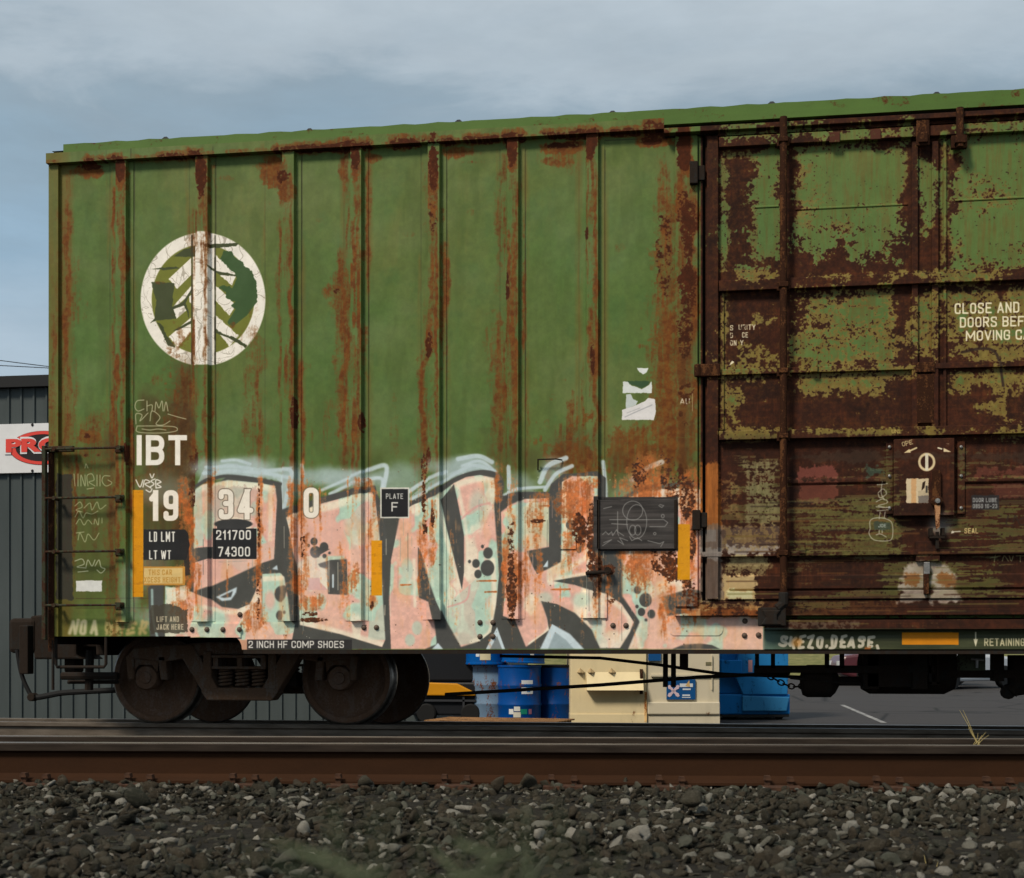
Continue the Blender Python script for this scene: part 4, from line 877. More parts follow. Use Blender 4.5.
dbar('crease', 900, 203.5, 205, 795, 908, -.02, taper=.006); dbar('crease', 1000, 197.5, 199, 955, 1140, -.02, taper=.006); dbar('crease', 750, 206.5, 208, 755, 779, -.02, taper=.006)
def dpost(name, x0, x1, py0, py1, d0, d1=-.011, mat=None, ref=None):
    r = ref or (x0+x1)/2
    return build(name, MB().box(X(x0, d0), X(x1, d0), d0, d1, Z(r, py1, d0), Z(r, py0, d0)), mat or S, door, bevel=.004)
dpost('frame_stile', 707, 718.2, 136, 599, -.055)
dpost('edge_strip', 699.5, 702.5, 138, 592, -.04)
dpost('frame_stile', 912, 918, 141, 430, -.045); dpost('frame_stile', 932, 938.5, 141, 430, -.045)
dpost('frame_stile', 943.5, 946.5, 141, 427, -.035); dpost('edge_strip', 720.5, 724, 292, 430, -.03)
dpost('cover_plate', 917, 934, 374, 423, -.05, mat=M['rusty']); dpost('cover_plate', 916, 935, 362, 372, -.06, mat=M['rusty'])
dpost('frame_stile', 886, 893, 441, 514, -.035); dpost('frame_stile', 957.5, 965, 441, 514, -.035)
# lock box in the middle with its lever
lb = build('lock_box', MB().box(X(894, -.09), X(954.5, -.09), -.09, -.011, Z(925, 515.5, -.09), Z(925, 438.5, -.09)), S, door, bevel=.006)
for py_ in (447, 476, 508):
    for px_ in (889.5, 961): 
        p = at(px_, py_, -.035); build('rivet', MB().lathe([(.014, 0), (.012, -.012), (0, -.016)], (p.x, -.035, p.z), 'y', 8), M['galv'], door, True)
hp = at(937.5, 501, -.14)
lv = build('lock_lever', MB().lathe([(.045, .05), (.045, -.01), (.03, -.025), (0, -.025)], (hp.x, -.12, hp.z), 'y', 16).prism([(hp.x-.035, hp.z), (hp.x+.03, hp.z), (hp.x+.028, Z(937, 470, -.12)), (hp.x-.035, Z(937, 470, -.12))], -.125, -.095), M['rusty'], door, bevel=.004)
build('lever_arm', MB().prism([(hp.x-.022, hp.z-.03), (hp.x+.022, hp.z-.03), (hp.x+.016, Z(937, 527, -.12)), (hp.x-.01, Z(937, 530, -.12))], -.14, -.12), weathered('pale_rust_lever', srgb(176, 130, 92), srgb(110, 64, 36), .4, .8, 12), lv)
build('lever_boss', MB().lathe([(.022, 0), (.018, -.015), (0, -.017)], (hp.x, -.145, hp.z), 'y', 12), M['galv'], lv, True)
kp = at(937, 532, -.07)
build('lever_keeper', MB().box(kp.x-.06, kp.x-.035, -.10, -.012, kp.z-.035, kp.z+.03).box(kp.x+.03, kp.x+.055, -.10, -.012, kp.z-.035, kp.z+.03).box(kp.x-.06, kp.x+.055, -.10, -.085, kp.z-.05, kp.z-.03).box(kp.x-.012, kp.x+.012, -.085, -.07, kp.z-.13, kp.z), M['under'], door)
dpost('latch_tab', 924, 930, 562, 574, -.075, mat=M['galv']); dpost('latch_tab', 924, 929, 574, 594, -.08, mat=M['rusty'])
dpost('latch_bracket', 916, 940, 541, 561, -.05)
# locking bars standing off the door
def lockbar(px_, ytop, ybot, d=-.13):
    x = X(px_, d); zt, zb = Z(px_, ytop, d), Z(px_, ybot, d)
    o = build('locking_bar', MB().tube([(x, d, zt), (x, d, zb)], .029, 14), M['rusty'], door, True)
    return o, x
for px_ in (783.5, 1098):
    lbar, x = lockbar(px_, 117, 604)
    for py_ in (140, 285, 371, 436, 553):
        z = Z(px_, py_, -.13); build('bar_clamp', MB().box(x-.05, x+.05, -.10, -.05, z-.035, z+.035).box(x-.036, x+.036, -.166, -.10, z-.02, z+.02), M['rusty'], lbar, bevel=.005)
    z = Z(px_, 596, -.13); build('bar_foot', MB().tube([(x, -.13, z+.03), (x, -.13, z-.06), (x-.05, -.13, z-.1)], .04, 10).box(x-.20, x+.02, -.15, -.10, z-.24, z-.09).prism([(x-.17, z-.11), (x-.02, z-.11), (x-.05, z-.15), (x-.05, z-.19), (x-.01, z-.23), (x-.18, z-.23), (x-.14, z-.17)], -.17, -.15), M['under'], lbar, bevel=.015)
for px_ in (960,):
    o, x = lockbar(px_, 108, 147); z = Z(px_, 140, -.13)
    build('bar_clamp', MB().box(x-.06, x+.06, -.10, -.05, z-.05, z+.05).box(x-.04, x+.04, -.166, -.10, z-.03, z+.03), M['rusty'], o, bevel=.005)
z = Z(923, 130, -.1); x = X(923, -.1); build('roller_hanger', MB().box(x-.05, x+.05, -.10, -.076, z-.12, z+.1).box(x-.035, x+.035, -.12, -.1, z-.1, z-.02), M['rusty'], door, bevel=.005)
for px_, py_ in ((836, 137), (877, 134)):
    z = Z(px_, py_, -.09); x = X(px_, -.09); build('hinge_clip', MB().box(x-.05, x+.03, -.09, -.075, z-.04, z+.04), M['door_frame'], door, bevel=.004)
for px_, py_ in ((815, 366), (803, 548)):
    z = Z(px_, py_, -.07); x = X(px_, -.07); build('hinge_clip', MB().box(x-.03, x+.02, -.075, -.05, z-.045, z+.045), S, door, bevel=.004)
# gap seals, hinges at the doorway
for px_, py_, h in ((693.5, 173, .09), (696, 520, .08)):
    x = X(px_, -.06); z = Z(px_, py_, -.06); build('door_stop', MB().box(x-.03, x+.035, -.085, -.03, z-h, z+h).box(x+.035, x+.09, -.06, -.04, z-.06, z+.06), M['under'], car, bevel=.006)
x = X(709, -.06); z = Z(709, 370.5, -.06); build('door_hinge', MB().box(x-.09, x+.09, -.085, -.056, z-.05, z+.05).tube([(x-.09, -.07, z-.05), (x-.09, -.07, z+.05)], .03, 8), M['rusty'], car, bevel=.008)
build('doorway_recess', MB().box(XD-.001, XDR+.1, .052, .06, ZDB-.1, ZDT+.2), M['under'], car)
# tracks above and below the door
xt = X(664, -.10)
build('door_track', MB().box(xt, mir(xt)+.4, -.11, -.005, Z(800, 125.5, -.11), Z(800, 120.5, -.11)), S, car, bevel=.004)
build('door_header', MB().box(xt, mir(xt)+.4, -.03, .05, ZDT+.021, Z(900, 111, -.03)), M['under'], car)
build('header_rail', MB().box(X(718, -.04), XDR, -.05, -.031, Z(719, 136, -.05), Z(719, 128.5, -.05)), S, car)
build('door_track', MB().box(X(674.5, -.07), XDR+1.2, -.08, 0, Z(760, 615.5, -.08), Z(760, 608.5, -.08)).box(X(701, -.03), XDR+.3, -.028, -.001, Z(760, 608.4, -.03), Z(760, 600.5, -.03)), S, car, bevel=.003)
build('door_track', MB().box(X(764, -.09), XDR+1.2, -.10, -.001, Z(800, 629.5, -.1), Z(800, 620, -.1)), S, car, bevel=.003)
build('door_sill', MB().box(X(764.5, -.03), XDR+1.2, -.03, 0.05, ZS+.003, Z(900, 630, -.03)), S, car)
build('sill_flange', MB().box(xb+.02, mir(xb)-.02, -.02, .16, ZS-.035, ZS-.002), M['under'], car)
# the low board beside the door
bd = build('bulletin_board', MB().box(X(597, -.04), X(676, -.04), -.035, 0, Z(636, 549, -.04), Z(636, 499.5, -.04)), S, car, bevel=.004)
bd['label'] = 'dark plank bulletin board with chalk scribbles'
for px_ in (598, 675.5): build('board_cleat', MB().box(X(px_-1.4, -.05), X(px_+1.4, -.05), -.05, -.0355, Z(px_, 549, -.05), Z(px_, 499.5, -.05)), M['under'], bd, bevel=.003)
build('grab_iron', MB().tube([at(538, 463, -.03), at(538, 459.5, -.06), at(556, 459, -.06), at(562, 460, -.01)], .006, 6).tube([at(538, 459, -.06), at(538, 470, -.01)], .006, 6), M['under'], car, True)

# ---- underframe
uf = MB().box(XL+.3, XE-.3, .9, 2.3, .64, .95).box(XL+.05, XE-.05, .1, 3.1, .88, .96)
build('underframe', uf, M['under'], car)
for k in range(6):
    x = X(700)+k*1.05; build('cross_bearer', MB().box(x-.05, x+.05, .17, 3.0, .66, .9), M['under'], car)
Y1 = 1.0
A = lambda px_, py_, y=Y1: at(px_, py_, y)
build('brake_rod', MB().tube([A(445, 694.5), A(600, 685), A(700, 677), A(790, 673)], .016, 8), M['under'], car, True)
build('brake_rod', MB().tube([A(500, 656), A(600, 658), A(660, 665), A(722, 674), A(800, 677)], .014, 8), M['under'], car, True)
for px_ in (665.5, 673.5):
    build('rod_hanger', MB().box(X(px_-2.4, .9), X(px_+2.4, .9), .86, .93, Z(px_, 687, .9), .7), M['under'], car)
build('air_valve', MB().box(X(680, .8), X(688, .8), .7, .9, Z(684, 668, .8), .7), M['under'], car, bevel=.01)
fr = MB()
fr.box(X(754, .7), X(935, .7), .66, .76, Z(850, 673, .7), Z(850, 665.5, .7))
for px_ in (757, 773, 827, 842): fr.box(X(px_-2, .7), X(px_+2, .7), .66, .76, Z(px_, 668, .7), .72)
build('pipe_bracket', fr, M['under'], car)
build('brake_cylinder', MB().lathe([(.05, 0), (.12, .02), (.14, .06), (.14, .26), (.10, .3), (.04, .33), (.04, .75)], (X(800, .9), .9, Z(815, 681, .9)), 'x', 20), M['under'], car, True)
build('air_reservoir', MB().lathe([(.05, 0), (.2, .03), (.24, .1), (.24, .72), (.2, .8), (.05, .83)], (X(858, .9), .95, Z(890, 666, .9)), 'x', 24), M['under'], car, True)
build('brake_valve', MB().box(X(866, .8), X(924, .8), .7, 1.1, Z(895, 687, .8), .7).box(X(862, .8), X(878, .8), .7, .9, Z(870, 689, .8), .7).tube([A(873, 680, .8), A(873, 692, .8)], .03, 8).box(X(911, .75), X(926, .75), .65, .95, Z(918, 689, .8), .7).tube([A(862, 684, .75), A(840, 683, .75), A(790, 678, .75)], .012, 6), M['under'], car, bevel=.01)
build('pipe_bracket', MB().box(X(928, .7), X(931, .7), .66, .7, Z(930, 684, .7), .72).box(X(936, .7), X(938.5, .7), .66, .7, Z(937, 684, .7), .72).box(X(928, .7), X(938.5, .7), .66, .7, Z(930, 685, .7), Z(930, 682, .7)), M['under'], car)
build('pipe_bracket', MB().box(X(925, .7), X(1024, .7), .72, .8, Z(970, 678, .7), Z(970, 670, .7)), M['under'], car)
pt = build('air_hose_plate', MB().box(X(957.5, .3), X(985.5, .3), .3, .31, Z(970, 670.5, .3), ZS-.03), weathered('olive_plate', srgb(50, 54, 36), srgb(40, 30, 22), .2), car)
build('cut_out_cock', MB().tube([A(977, 660, .28), A(977, 668, .28)], .012, 6).tube([A(971, 659, .28), A(984, 660, .28)], .010, 6), M['galv'], pt, True)
build('hand_brake_lever', MB().tube([A(1016, 655, .8), A(1016, 685, .8), A(1010, 691, .8)], .07, 10).tube([A(1010, 692, .8), A(1024, 690, .8), A(1060, 688, .8)], .04, 8).lathe([(.0, -.03), (.06, -.03), (.06, .03), (0, .03)], (X(1008, .8), .8, Z(1008, 692, .8)), 'y', 12).box(X(992, .8), X(1002, .8), .7, .9, Z(997, 681, .8), .72), M['under'], car, True)
# chain of separate links hanging from the rod
ch = MB(); pts = [A(768+i*5.2, 675.5+9.5*math.sin(math.pi*i/10)**1.2+ i*.35, .85) for i in range(11)]
for i in range(10):
    a, b_ = pts[i], pts[i+1]; d = (b_-a); n_ = d.normalized(); u = Vector((0,1,0)) if i % 2 else n_.cross(Vector((0,1,0))).normalized()
    mid = (a+b_)/2; hl = d.length*.62; loop = []
    for k in range(13):
        t_ = 2*math.pi*k/12; loop.append(mid+n_*hl*math.cos(t_)+u*.022*math.sin(t_))
    ch.tube(loop, .0075, 6)
build('chain', ch, M['under'], car, True)

# ---- trucks
def truck(xc_):
    tr = bpy.data.objects.new('truck', None); COL.objects.link(tr); tr.parent = car; tr['_b'] = list(parent_base(car))
    WB = .90
    prof = [(0, -.02), (.085, -.03), (.09, .0), (.15, .03), (.30, .055), (.345, .03), (.36, .0), (.395, -.005), (.405, 0)]
    tread = [(.405, 0), (.42, .01), (.423, .085), (.432, .1), (.446, .108), (.446, .125), (.435, .135)]
    back = [(.435, .135), (.39, .137), (.36, .12), (.2, .1), (.09, .14), (0, .14)]
    for sx in (-1, 1):
        for yy, fl, zz in ((.80, 1, .42), (2.40, -1, .375)):
            m = MB()
            for pr, mi in ((prof, 0), (tread, 1), (back, 0)):
                m.lathe([(r_, h*fl) for r_, h in pr][::fl], (xc_+sx*WB, yy, zz), 'y', 56, mi, False)
            build('wheel', m, [M['wheel'], M['tread']], tr, True)
        build('axle', MB().lathe([(.07, 0), (.085, .2), (.08, .9), (.085, 1.4), (.07, 1.6)], (xc_+sx*WB, .8, .42), 'y', 16), M['wheel'], tr, True)
        build('brake_beam', MB().box(xc_+sx*.40-.05, xc_+sx*.40+.05, .75, 2.45, .34, .46), M['under'], tr)
    for y0_, y1_ in ((.52, .70), (2.5, 2.68)):
        s = MB(); o = xc_
        P = lambda q: [(o+x_, z_) for x_, z_ in q]
        s.prism(P([(-1.08,.60),(-1.0,.69),(-.62,.72),(-.3,.74),(.3,.74),(.62,.72),(1.0,.69),(1.08,.60),(.72,.56),(.3,.63),(-.3,.63),(-.72,.56)]), y0_+.02, y1_)
        for sg in (-1, 1):
            s.prism(P([(sg*.62,.72),(sg*.44,.72),(sg*.16,.26),(sg*.30,.22)]), y0_, y1_-.01)           # diagonal
            s.prism(P([(sg*.34,.66),(sg*.26,.66),(sg*.26,.30),(sg*.34,.30)]), y0_-.005, y1_-.02)       # column
            s.prism(P([(sg*1.08,.62),(sg*1.0,.62),(sg*1.0,.40),(sg*1.06,.40)]), y0_+.02, y1_)           # pedestal legs
            s.prism(P([(sg*.78,.62),(sg*.70,.62),(sg*.68,.40),(sg*.75,.40)]), y0_+.02, y1_)
        s.prism(P([(-.30,.22),(.30,.22),(.36,.30),(.34,.335),(-.34,.335),(-.36,.30)]), y0_-.01, y1_)
        build('side_frame', s, M['truck'], tr, bevel=.014)
        bo = MB().box(o-.25, o+.25, y0_-.03, y1_+.03, .60, .625).box(o-.25, o+.25, y0_-.03, y1_+.03, .50, .525)
        for xx in (-.24, -.02, .2): bo.box(o+xx, o+xx+.05, y0_-.02, y1_+.02, .52, .61)
        build('bolster', bo, M['truck'], tr, bevel=.005)
        for xx in (-.155, 0, .155):
            hx = [(o+xx+.055*math.cos(t_), y0_+.08+.055*math.sin(t_), .34+.16*t_/(2*math.pi*5)) for t_ in np.linspace(0, 2*math.pi*5, 80)]
            build('spring', MB().tube(hx, .013, 6), M['truck'], tr, True)
        for sx in (-1, 1):
            build('bearing_cap', MB().lathe([(.11, 0), (.115, -.10), (.10, -.125), (.055, -.13), (.05, -.145), (0, -.145)], (xc_+sx*WB, .70 if y0_ < 1 else 2.5, .42), 'y', 20) if y0_ < 1 else MB().lathe([(.11, 0), (.115, .2), (0, .25)], (xc_+sx*WB, 2.45, .42), 'y', 20), M['wheel'], tr, True)
            build('bearing_adapter', MB().prism([(xc_+sx*WB-.13, .60), (xc_+sx*WB+.13, .60), (xc_+sx*WB+.115, .47), (xc_+sx*WB+.06, .535), (xc_+sx*WB-.06, .535), (xc_+sx*WB-.115, .47)], y0_+.04, y1_), M['truck'], tr, bevel=.006)
    return tr
XT = X(250, .8)
truck(XT); truck(XL+XE-XT)
# coupler, striker and hose at the left end, with the steps below the ladder
cp = build('coupler', MB().box(XL-.42, XL+.5, 1.48, 1.74, .70, .92).prism([(XL-.42,.62),(XL-.36,.58),(XL-.86,.58),(XL-.9,1.0),(XL-.7,1.02),(XL-.42,.98)], 1.36, 1.86).box(XL-.62, XL-.5, 1.5, 1.7, .45, .62), M['under'], car, bevel=.03)
build('knuckle', MB().prism([(XL-.84,.64),(XL-1.12,.64),(XL-1.12,.98),(XL-.84,.98)], 1.34, 1.58), M['under'], cp, bevel=.04)
build('striker', MB().box(XL-.10, XL, 1.1, 2.1, .62, 1.08), M['under'], car, bevel=.015)
build('end_sill', MB().box(XL-.06, XL+.02, .02, 3.18, .72, 1.06), M['under'], car)
build('uncoupling_lever', MB().tube([(XL-.1, .1, .8), (XL-.14, .2, .86), (XL-.14, 1.2, .86), (XL-.3, 1.35, .95)], .012, 8), M['under'], car, True)
build('air_hose', MB().tube([at(q[0], q[1], .9) for q in open_curve([(17, 650), (21, 672), (27, 688), (34, 697), (48, 695.5), (62, 693), (85, 691.5), (118, 690)], 4)], [.02]*13+[.028]*16, 10), M['rubber'], car, True)
build('angle_cock', MB().box(X(22, .9), X(31, .9), .84, .96, Z(26, 674, .9), .9).lathe([(.04, -.05), (.04, .05)], (X(33, .9), .9, Z(33, 697, .9)), 'y', 10), M['under'], car, bevel=.01)
build('step_hanger', MB().tube([at(53, 640, -.04), at(53, 690, -.04)], .014, 6), M['under'], car, True)
st_ = MB().tube([at(62, 676, .5), at(118, 676, .5)], .035, 8).tube([at(68, 682, .6), at(118, 682, .6)], .018, 8).tube([at(90, 650, .55), at(89, 690, .55)], .04, 8)
build('brake_rigging', st_, M['under'], car, True)
build('sill_step', MB().tube([at(56, 637, .02), at(56, 664, .02), at(57, 667, .02), at(104, 667, .02), at(106, 664, .02), at(106, 637, .02)], .014, 8), M['under'], car, True)
# the neighbouring car's end: coupler and end sill only reach the edge of the frame
# ------------------------------------------------------------------ ground, tracks
t = NT('asphalt'); v = t.coord(); n1 = t.noise(v, .5, 5); n2 = t.noise(v, 40, 4); n3 = t.noise(t.coord((.25, 2, 1)), 1.2, 4)
c = t.mix(t.math('ADD', t.math('MULTIPLY', n1, .5), t.math('MULTIPLY', n3, .5)), (.024, .0215, .0205, 1), (.046, .042, .040, 1)); c = t.mix(t.math('MULTIPLY', n2, .35), c, (.08, .072, .068, 1)); t.bump(n2, .3, .01); cr = t.n('ShaderNodeTexVoronoi', feature='DISTANCE_TO_EDGE'); cr.inputs['Scale'].default_value = .35; t.l(t.coord(), cr.inputs['Vector']); c = t.mix(t.ramp(cr.outputs[0], [(.0, 1.), (.02, 0.)]), c, (.012, .011, .01, 1)); M['asphalt'] = t.out(c, .85)
t = NT('ballast_fines'); n1 = t.noise(t.coord(), 25, 6, .7); t.bump(n1, .8, .03); M['fines'] = t.out(t.ramp(n1, [(.3, (.008, .007, .005, 1)), (.7, (.03, .026, .019, 1))]), .95)
ZG = -.43
def sheet(name, q, z, mat, kind='structure'):
    return tag(build(name, MB().add([(x, y, z) for x, y in q], [tuple(range(len(q)))]), mat), kind=kind)
g = MB(); prof = [(-40, .03), (-3.3, .03), (-2.4, -.03), (-1.2, -.20), (3.9, -.20), (5.0, ZG-.004)]
for (ya, za), (yb, zb) in zip(prof, prof[1:]): g.add([(-60, ya, za), (60, ya, za), (60, yb, zb), (-60, yb, zb)], [(0,1,2,3)])
tag(build('track_bed', g, M['fines']), kind='structure')
sheet('ground', [(-900, 4.4), (900, 4.4), (900, 1500), (-900, 1500)], ZG, M['asphalt'])

t = NT('rail_web'); v = t.coord((.3, 1, 1)); n1 = t.noise(v, 8, 6, .65); n2 = t.noise(t.coord(), 60, 4)
c = t.mix(n1, (.017, .007, .003, 1), (.044, .017, .006, 1)); c = t.mix(t.math('MULTIPLY', n2, .3), c, (.055, .024, .010, 1)); t.bump(n2, .25, .004); M['web'] = t.out(c, .9)
t = NT('rail_head'); n1 = t.noise(t.coord((.2, 8, 1)), 6, 4); M['head'] = t.out(t.ramp(n1, [(.3, (.12, .105, .09, 1)), (.7, (.40, .37, .33, 1))]), .42, .8)
t = NT('rail_head_side'); n1 = t.noise(t.coord((.3, 1, 4)), 14, 5); M['hside'] = t.out(t.ramp(n1, [(.3, (.016, .011, .008, 1)), (.7, (.04, .029, .021, 1))]), .8, 0)
RP = [(-.076,0),(.076,0),(.076,.012),(.03,.024),(.0095,.04),(.0095,.135),(.02,.142),(.037,.148),(.0385,.178),(.034,.184),(.02,.186),(-.02,.186),(-.034,.184),(-.0385,.178),(-.037,.148),(-.02,.142),(-.0095,.135),(-.0095,.04),(-.03,.024),(-.076,.012)]
RM = [0,0,0,0,0,0,0,2,2,1,1,1,2,2,0,0,0,0,0,0]
t = NT('rail_shade_lift'); n1 = t.noise(t.coord((.4, 1, 2)), 9, 5); M['shade_lift'] = t.out(t.ramp(n1, [(.3, (.07, .055, .042, 1)), (.7, (.15, .125, .10, 1))]), .95)  # rail colour lightened to make up for the shade under the freight car
def rail(p0, p1, label, shade_lift=False):
    p0, p1 = Vector(p0), Vector(p1)
    o = build('rail', MB().extr(RP, p0, p1, mis=RM), [M['shade_lift'] if shade_lift else M['web'], M['head'], M['shade_lift'] if shade_lift else M['hside']])
    return tag(o, label, 'rail')
tw_near = (ray(0, 6.77), ray(1024, 6.55))
d = (tw_near[1]-tw_near[0]).normalized(); nrm = Vector((-d.y, d.x, 0))
HN = EYE-.438-.186
ra = tw_near[0]+Vector((0,0,HN)); r1 = rail(ra-d*30, ra+d*36, 'rust-brown rail with a polished head nearest the camera, above the gravel')
rb = ra+nrm*1.51+Vector((0,0,-.062)); rail(rb-d*30, rb+d*36, 'bright-topped rail directly behind the nearest rust-brown rail')
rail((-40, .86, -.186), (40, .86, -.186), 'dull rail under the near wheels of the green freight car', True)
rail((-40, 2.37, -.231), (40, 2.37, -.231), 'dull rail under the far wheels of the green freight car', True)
# tie plates and spikes along the nearest rail
t = NT('tie_plate_rust'); n1 = t.noise(t.coord(), 30, 5); M['plate'] = t.out(t.ramp(n1, [(.3, (.03, .016, .011, 1)), (.7, (.09, .045, .026, 1))]), .95)
tpm = MB().box(-.09, .09, -.20, -.077, -.012, .004).box(-.09, .09, .077, .2, -.012, .004).box(-.09, .09, -.077, .077, -.016, -.003)
spk = MB().box(-.012, .012, -.095, -.071, -.05, .022).prism([(-.016, .022), (.016, .022), (.012, .042), (-.012, .042)], -.105, -.062)
tie = MB().box(-.11, .11, -.55, 2.05, -.20, -.018)
t = NT('creosoted_wood'); n1 = t.noise(t.coord((8, .5, 4)), 6, 5); M['tie'] = t.out(t.ramp(n1, [(.3, (.012, .009, .007, 1)), (.7, (.05, .038, .03, 1))]), .9)
ang = math.atan2(d.y, d.x); p1_ = s1_ = None
for k in range(-14, 14):
    pos = ra + d*(tw_near[1]-tw_near[0]).length*.5 + d*(k*.495+.28)
    if p1_ is None:
        p1_ = build('tie_plate', tpm, M['plate'], base=Vector((0,0,0))); s1_ = build('spike', spk, M['plate'], base=Vector((0,0,0))); s1_.parent = p1_
        s1_.location = (.05, 0, 0); p1_.parent = r1; o = p1_; s2_ = s1_.copy(); COL.objects.link(s2_); s2_.parent = p1_; s2_.location = (-.055, 0, .006)
    else: o = copy_tree(p1_, r1)
    o.location = pos; o.rotation_euler = (0, 0, ang)
r1.name = 'rail'

# ------------------------------------------------------------------ ballast stones
def ico():
    bm = bmesh.new(); bmesh.ops.create_icosphere(bm, subdivisions=2, radius=1); v = np.array([p.co[:] for p in bm.verts]); f = np.array([[q.index for q in p.verts] for p in bm.faces]); bm.free(); return v, f
iv, if_ = ico()
protos = []
for k in range(18):
    v = iv.copy()
    for j in range(11):
        n = rng.normal(size=3); n /= np.linalg.norm(n); dd = rng.uniform(.3, .62); h = v@n; v -= np.maximum(h-dd, 0)[:, None]*n
    v *= rng.uniform([1.1,.8,.55],[1.9,1.5,1.15]); protos.append(v)
allv, allf, off = [], [], 0
def scatter(n, sampler, smin, smax, zf):
    global off
    for i in range(n):
        x, y = sampler(); s = rng.uniform(smin, smax)*(1.5 if rng.random() < .06 else 1)
        a = rng.normal(size=4); a /= np.linalg.norm(a); w, xq, yq, zq = a
        Rm = np.array([[1-2*(yq*yq+zq*zq), 2*(xq*yq-zq*w), 2*(xq*zq+yq*w)], [2*(xq*yq+zq*w), 1-2*(xq*xq+zq*zq), 2*(yq*zq-xq*w)], [2*(xq*zq-yq*w), 2*(yq*zq+xq*w), 1-2*(xq*xq+yq*yq)]])
        v = protos[int(rng.integers(18))]@Rm.T*s; v[:, 2] *= .8
        allv.append(v+np.array([x, y, zf(x, y)+rng.uniform(-.6, .75)*s])); allf.append(if_+off); off += len(iv)
def samp_near():
    while True:
        dep = rng.uniform(3.5, 6.95)**1; px_ = rng.uniform(-40, 1064); p = ray(px_, dep)
        if rng.random() < dep/7: return p.x, p.y
def bedz(x, y):
    h = (Vector((x, y, 0))-tw_near[0]).dot(nrm); return .03 + .012*math.sin(x*2.1+y)*math.sin(y*3)+ (.0 if h < -.3 else .002)
scatter(10500, samp_near, .009, .02, bedz); scatter(2900, samp_near, .018, .033, bedz)
def samp_wide():
    while True:
        dep = rng.uniform(2.2, 6.95); px_ = rng.choice([rng.uniform(-700, -40), rng.uniform(1064, 1500)]) if dep > 3.5 else rng.uniform(-500, 1500); p = ray(px_, dep)
        if p.y < -4.95: return p.x, p.y
scatter(3600, samp_wide, .016, .036, bedz)
scatter(2600, lambda: (rng.uniform(-8, 6), rng.uniform(-4.6, -2.6)), .02, .036, lambda x, y: .03 if y < -3.3 else .03-.067*(y+3.3))
scatter(2400, lambda: (rng.uniform(-9, 7), rng.choice([rng.uniform(-1.3, .7), rng.uniform(1.0, 2.2)])), .02, .036, lambda x, y: -.20)
for px_, dep, s in ((365, 6.5, .05), (298, 6.2, .036), (525, 6.45, .045), (853, 6.45, .045), (500, 6.3, .04), (695, 5.4, .06), (130, 5.2, .05)):
    p = ray(px_, dep); scatter(1, lambda: (p.x, p.y), s, s*1.05, lambda x, y: .065)
me = bpy.data.meshes.new('ballast'); V_ = np.concatenate(allv).astype(np.float32); Fc = np.concatenate(allf).astype(np.int32)
me.vertices.add(len(V_)); me.vertices.foreach_set('co', V_.ravel()); me.loops.add(Fc.size); me.loops.foreach_set('vertex_index', Fc.ravel())
me.polygons.add(len(Fc)); me.polygons.foreach_set('loop_start', np.arange(0, Fc.size, 3, dtype=np.int32)); me.update(calc_edges=True); me.validate()
t = NT('crushed_stone'); gi = t.n('ShaderNodeNewGeometry'); v = t.coord(); n1 = t.noise(v, 55, 6, .75); n2 = t.noise(v, 190, 4, .75)
c = t.ramp(gi.outputs['Random Per Island'], [(0, (.022, .022, .016, 1)), (.2, (.04, .035, .023, 1)), (.42, (.064, .05, .033, 1)), (.56, (.034, .037, .027, 1)), (.72, (.078, .065, .044, 1)), (.82, (.085, .09, .068, 1)), (.885, (.14, .135, .105, 1)), (.94, (.28, .265, .22, 1)), (1, (.40, .37, .31, 1))])
c = t.mix(t.math('MULTIPLY', n1, .35), c, (.024, .019, .011, 1)); c = t.mix(t.math('MULTIPLY', t.ramp(n1, [(.5, 0.), (.68, 1.)]), .4), c, (.17, .15, .115, 1)); t.bump(t.math('ADD', n1, n2), 1.0, .012)
me.materials.append(t.out(c, .92)); o = bpy.data.objects.new('ballast', me); COL.objects.link(o); tag(o, 'dark crushed stone ballast spread in front of the rails', 'gravel', kind='stuff')
del allv, allf, V_, Fc

# ------------------------------------------------------------------ things beyond the track
def W(px_, py_, dep):
    p = ray(px_, dep); p.z = EYE+(650-py_)/F*dep; return p
# metal building: its wall lies along the track
DB = 21.5; yb = 9.6
bx0, bx1 = X(-420, yb), X(425, yb); zt = Z(0, 389, yb); zt2 = Z(0, 378, yb)
t = NT('grey_cladding'); v = t.coord(); n1 = t.noise(t.coord((2, 2, .25)), 1.5, 5); M['clad'] = t.out(t.ramp(n1, [(.25, (.046, .057, .057, 1)), (.75, (.072, .086, .086, 1))]), .5)
t = NT('black_trim'); M['trim'] = t.out((.018, .018, .018, 1), .55)
bl = empty('metal_building', ((bx0+bx1)/2, yb+5, ZG), 'grey ribbed metal building with black roof trim at the far left behind the freight car', 'building')
w_ = MB(); pitch = .215; x = bx0; pts = []
while x < bx1:
    pts += [(x, 0), (x+.17, 0), (x+.178, -.03), (x+.207, -.03)]; x += pitch
n = len(pts)
w_.add([(a, yb+b_, ZG) for a, b_ in pts]+[(a, yb+b_, zt) for a, b_ in pts], [(i, i+1, n+i+1, n+i) for i in range(n-1)])
build('wall', w_, M['clad'], bl)
build('wall', MB().box(bx1-.1, bx1, yb+.04, yb+11, ZG, zt).box(bx0, bx0+.1, yb+.04, yb+11, ZG, zt).box(bx0, bx1, yb+10.9, yb+11, ZG, zt), M['clad'], bl)
build('roof', MB().prism([(bx0-.1, zt2-.03), (bx1+.1, zt2-.03), (bx1+.1, zt2+.01), (bx0-.1, zt2+.01)], yb-.1, yb+11.1), M['trim'], bl)
build('roof_trim', MB().box(bx0-.12, bx1+.12, yb-.14, yb-.05, zt, zt2), M['trim'], bl)
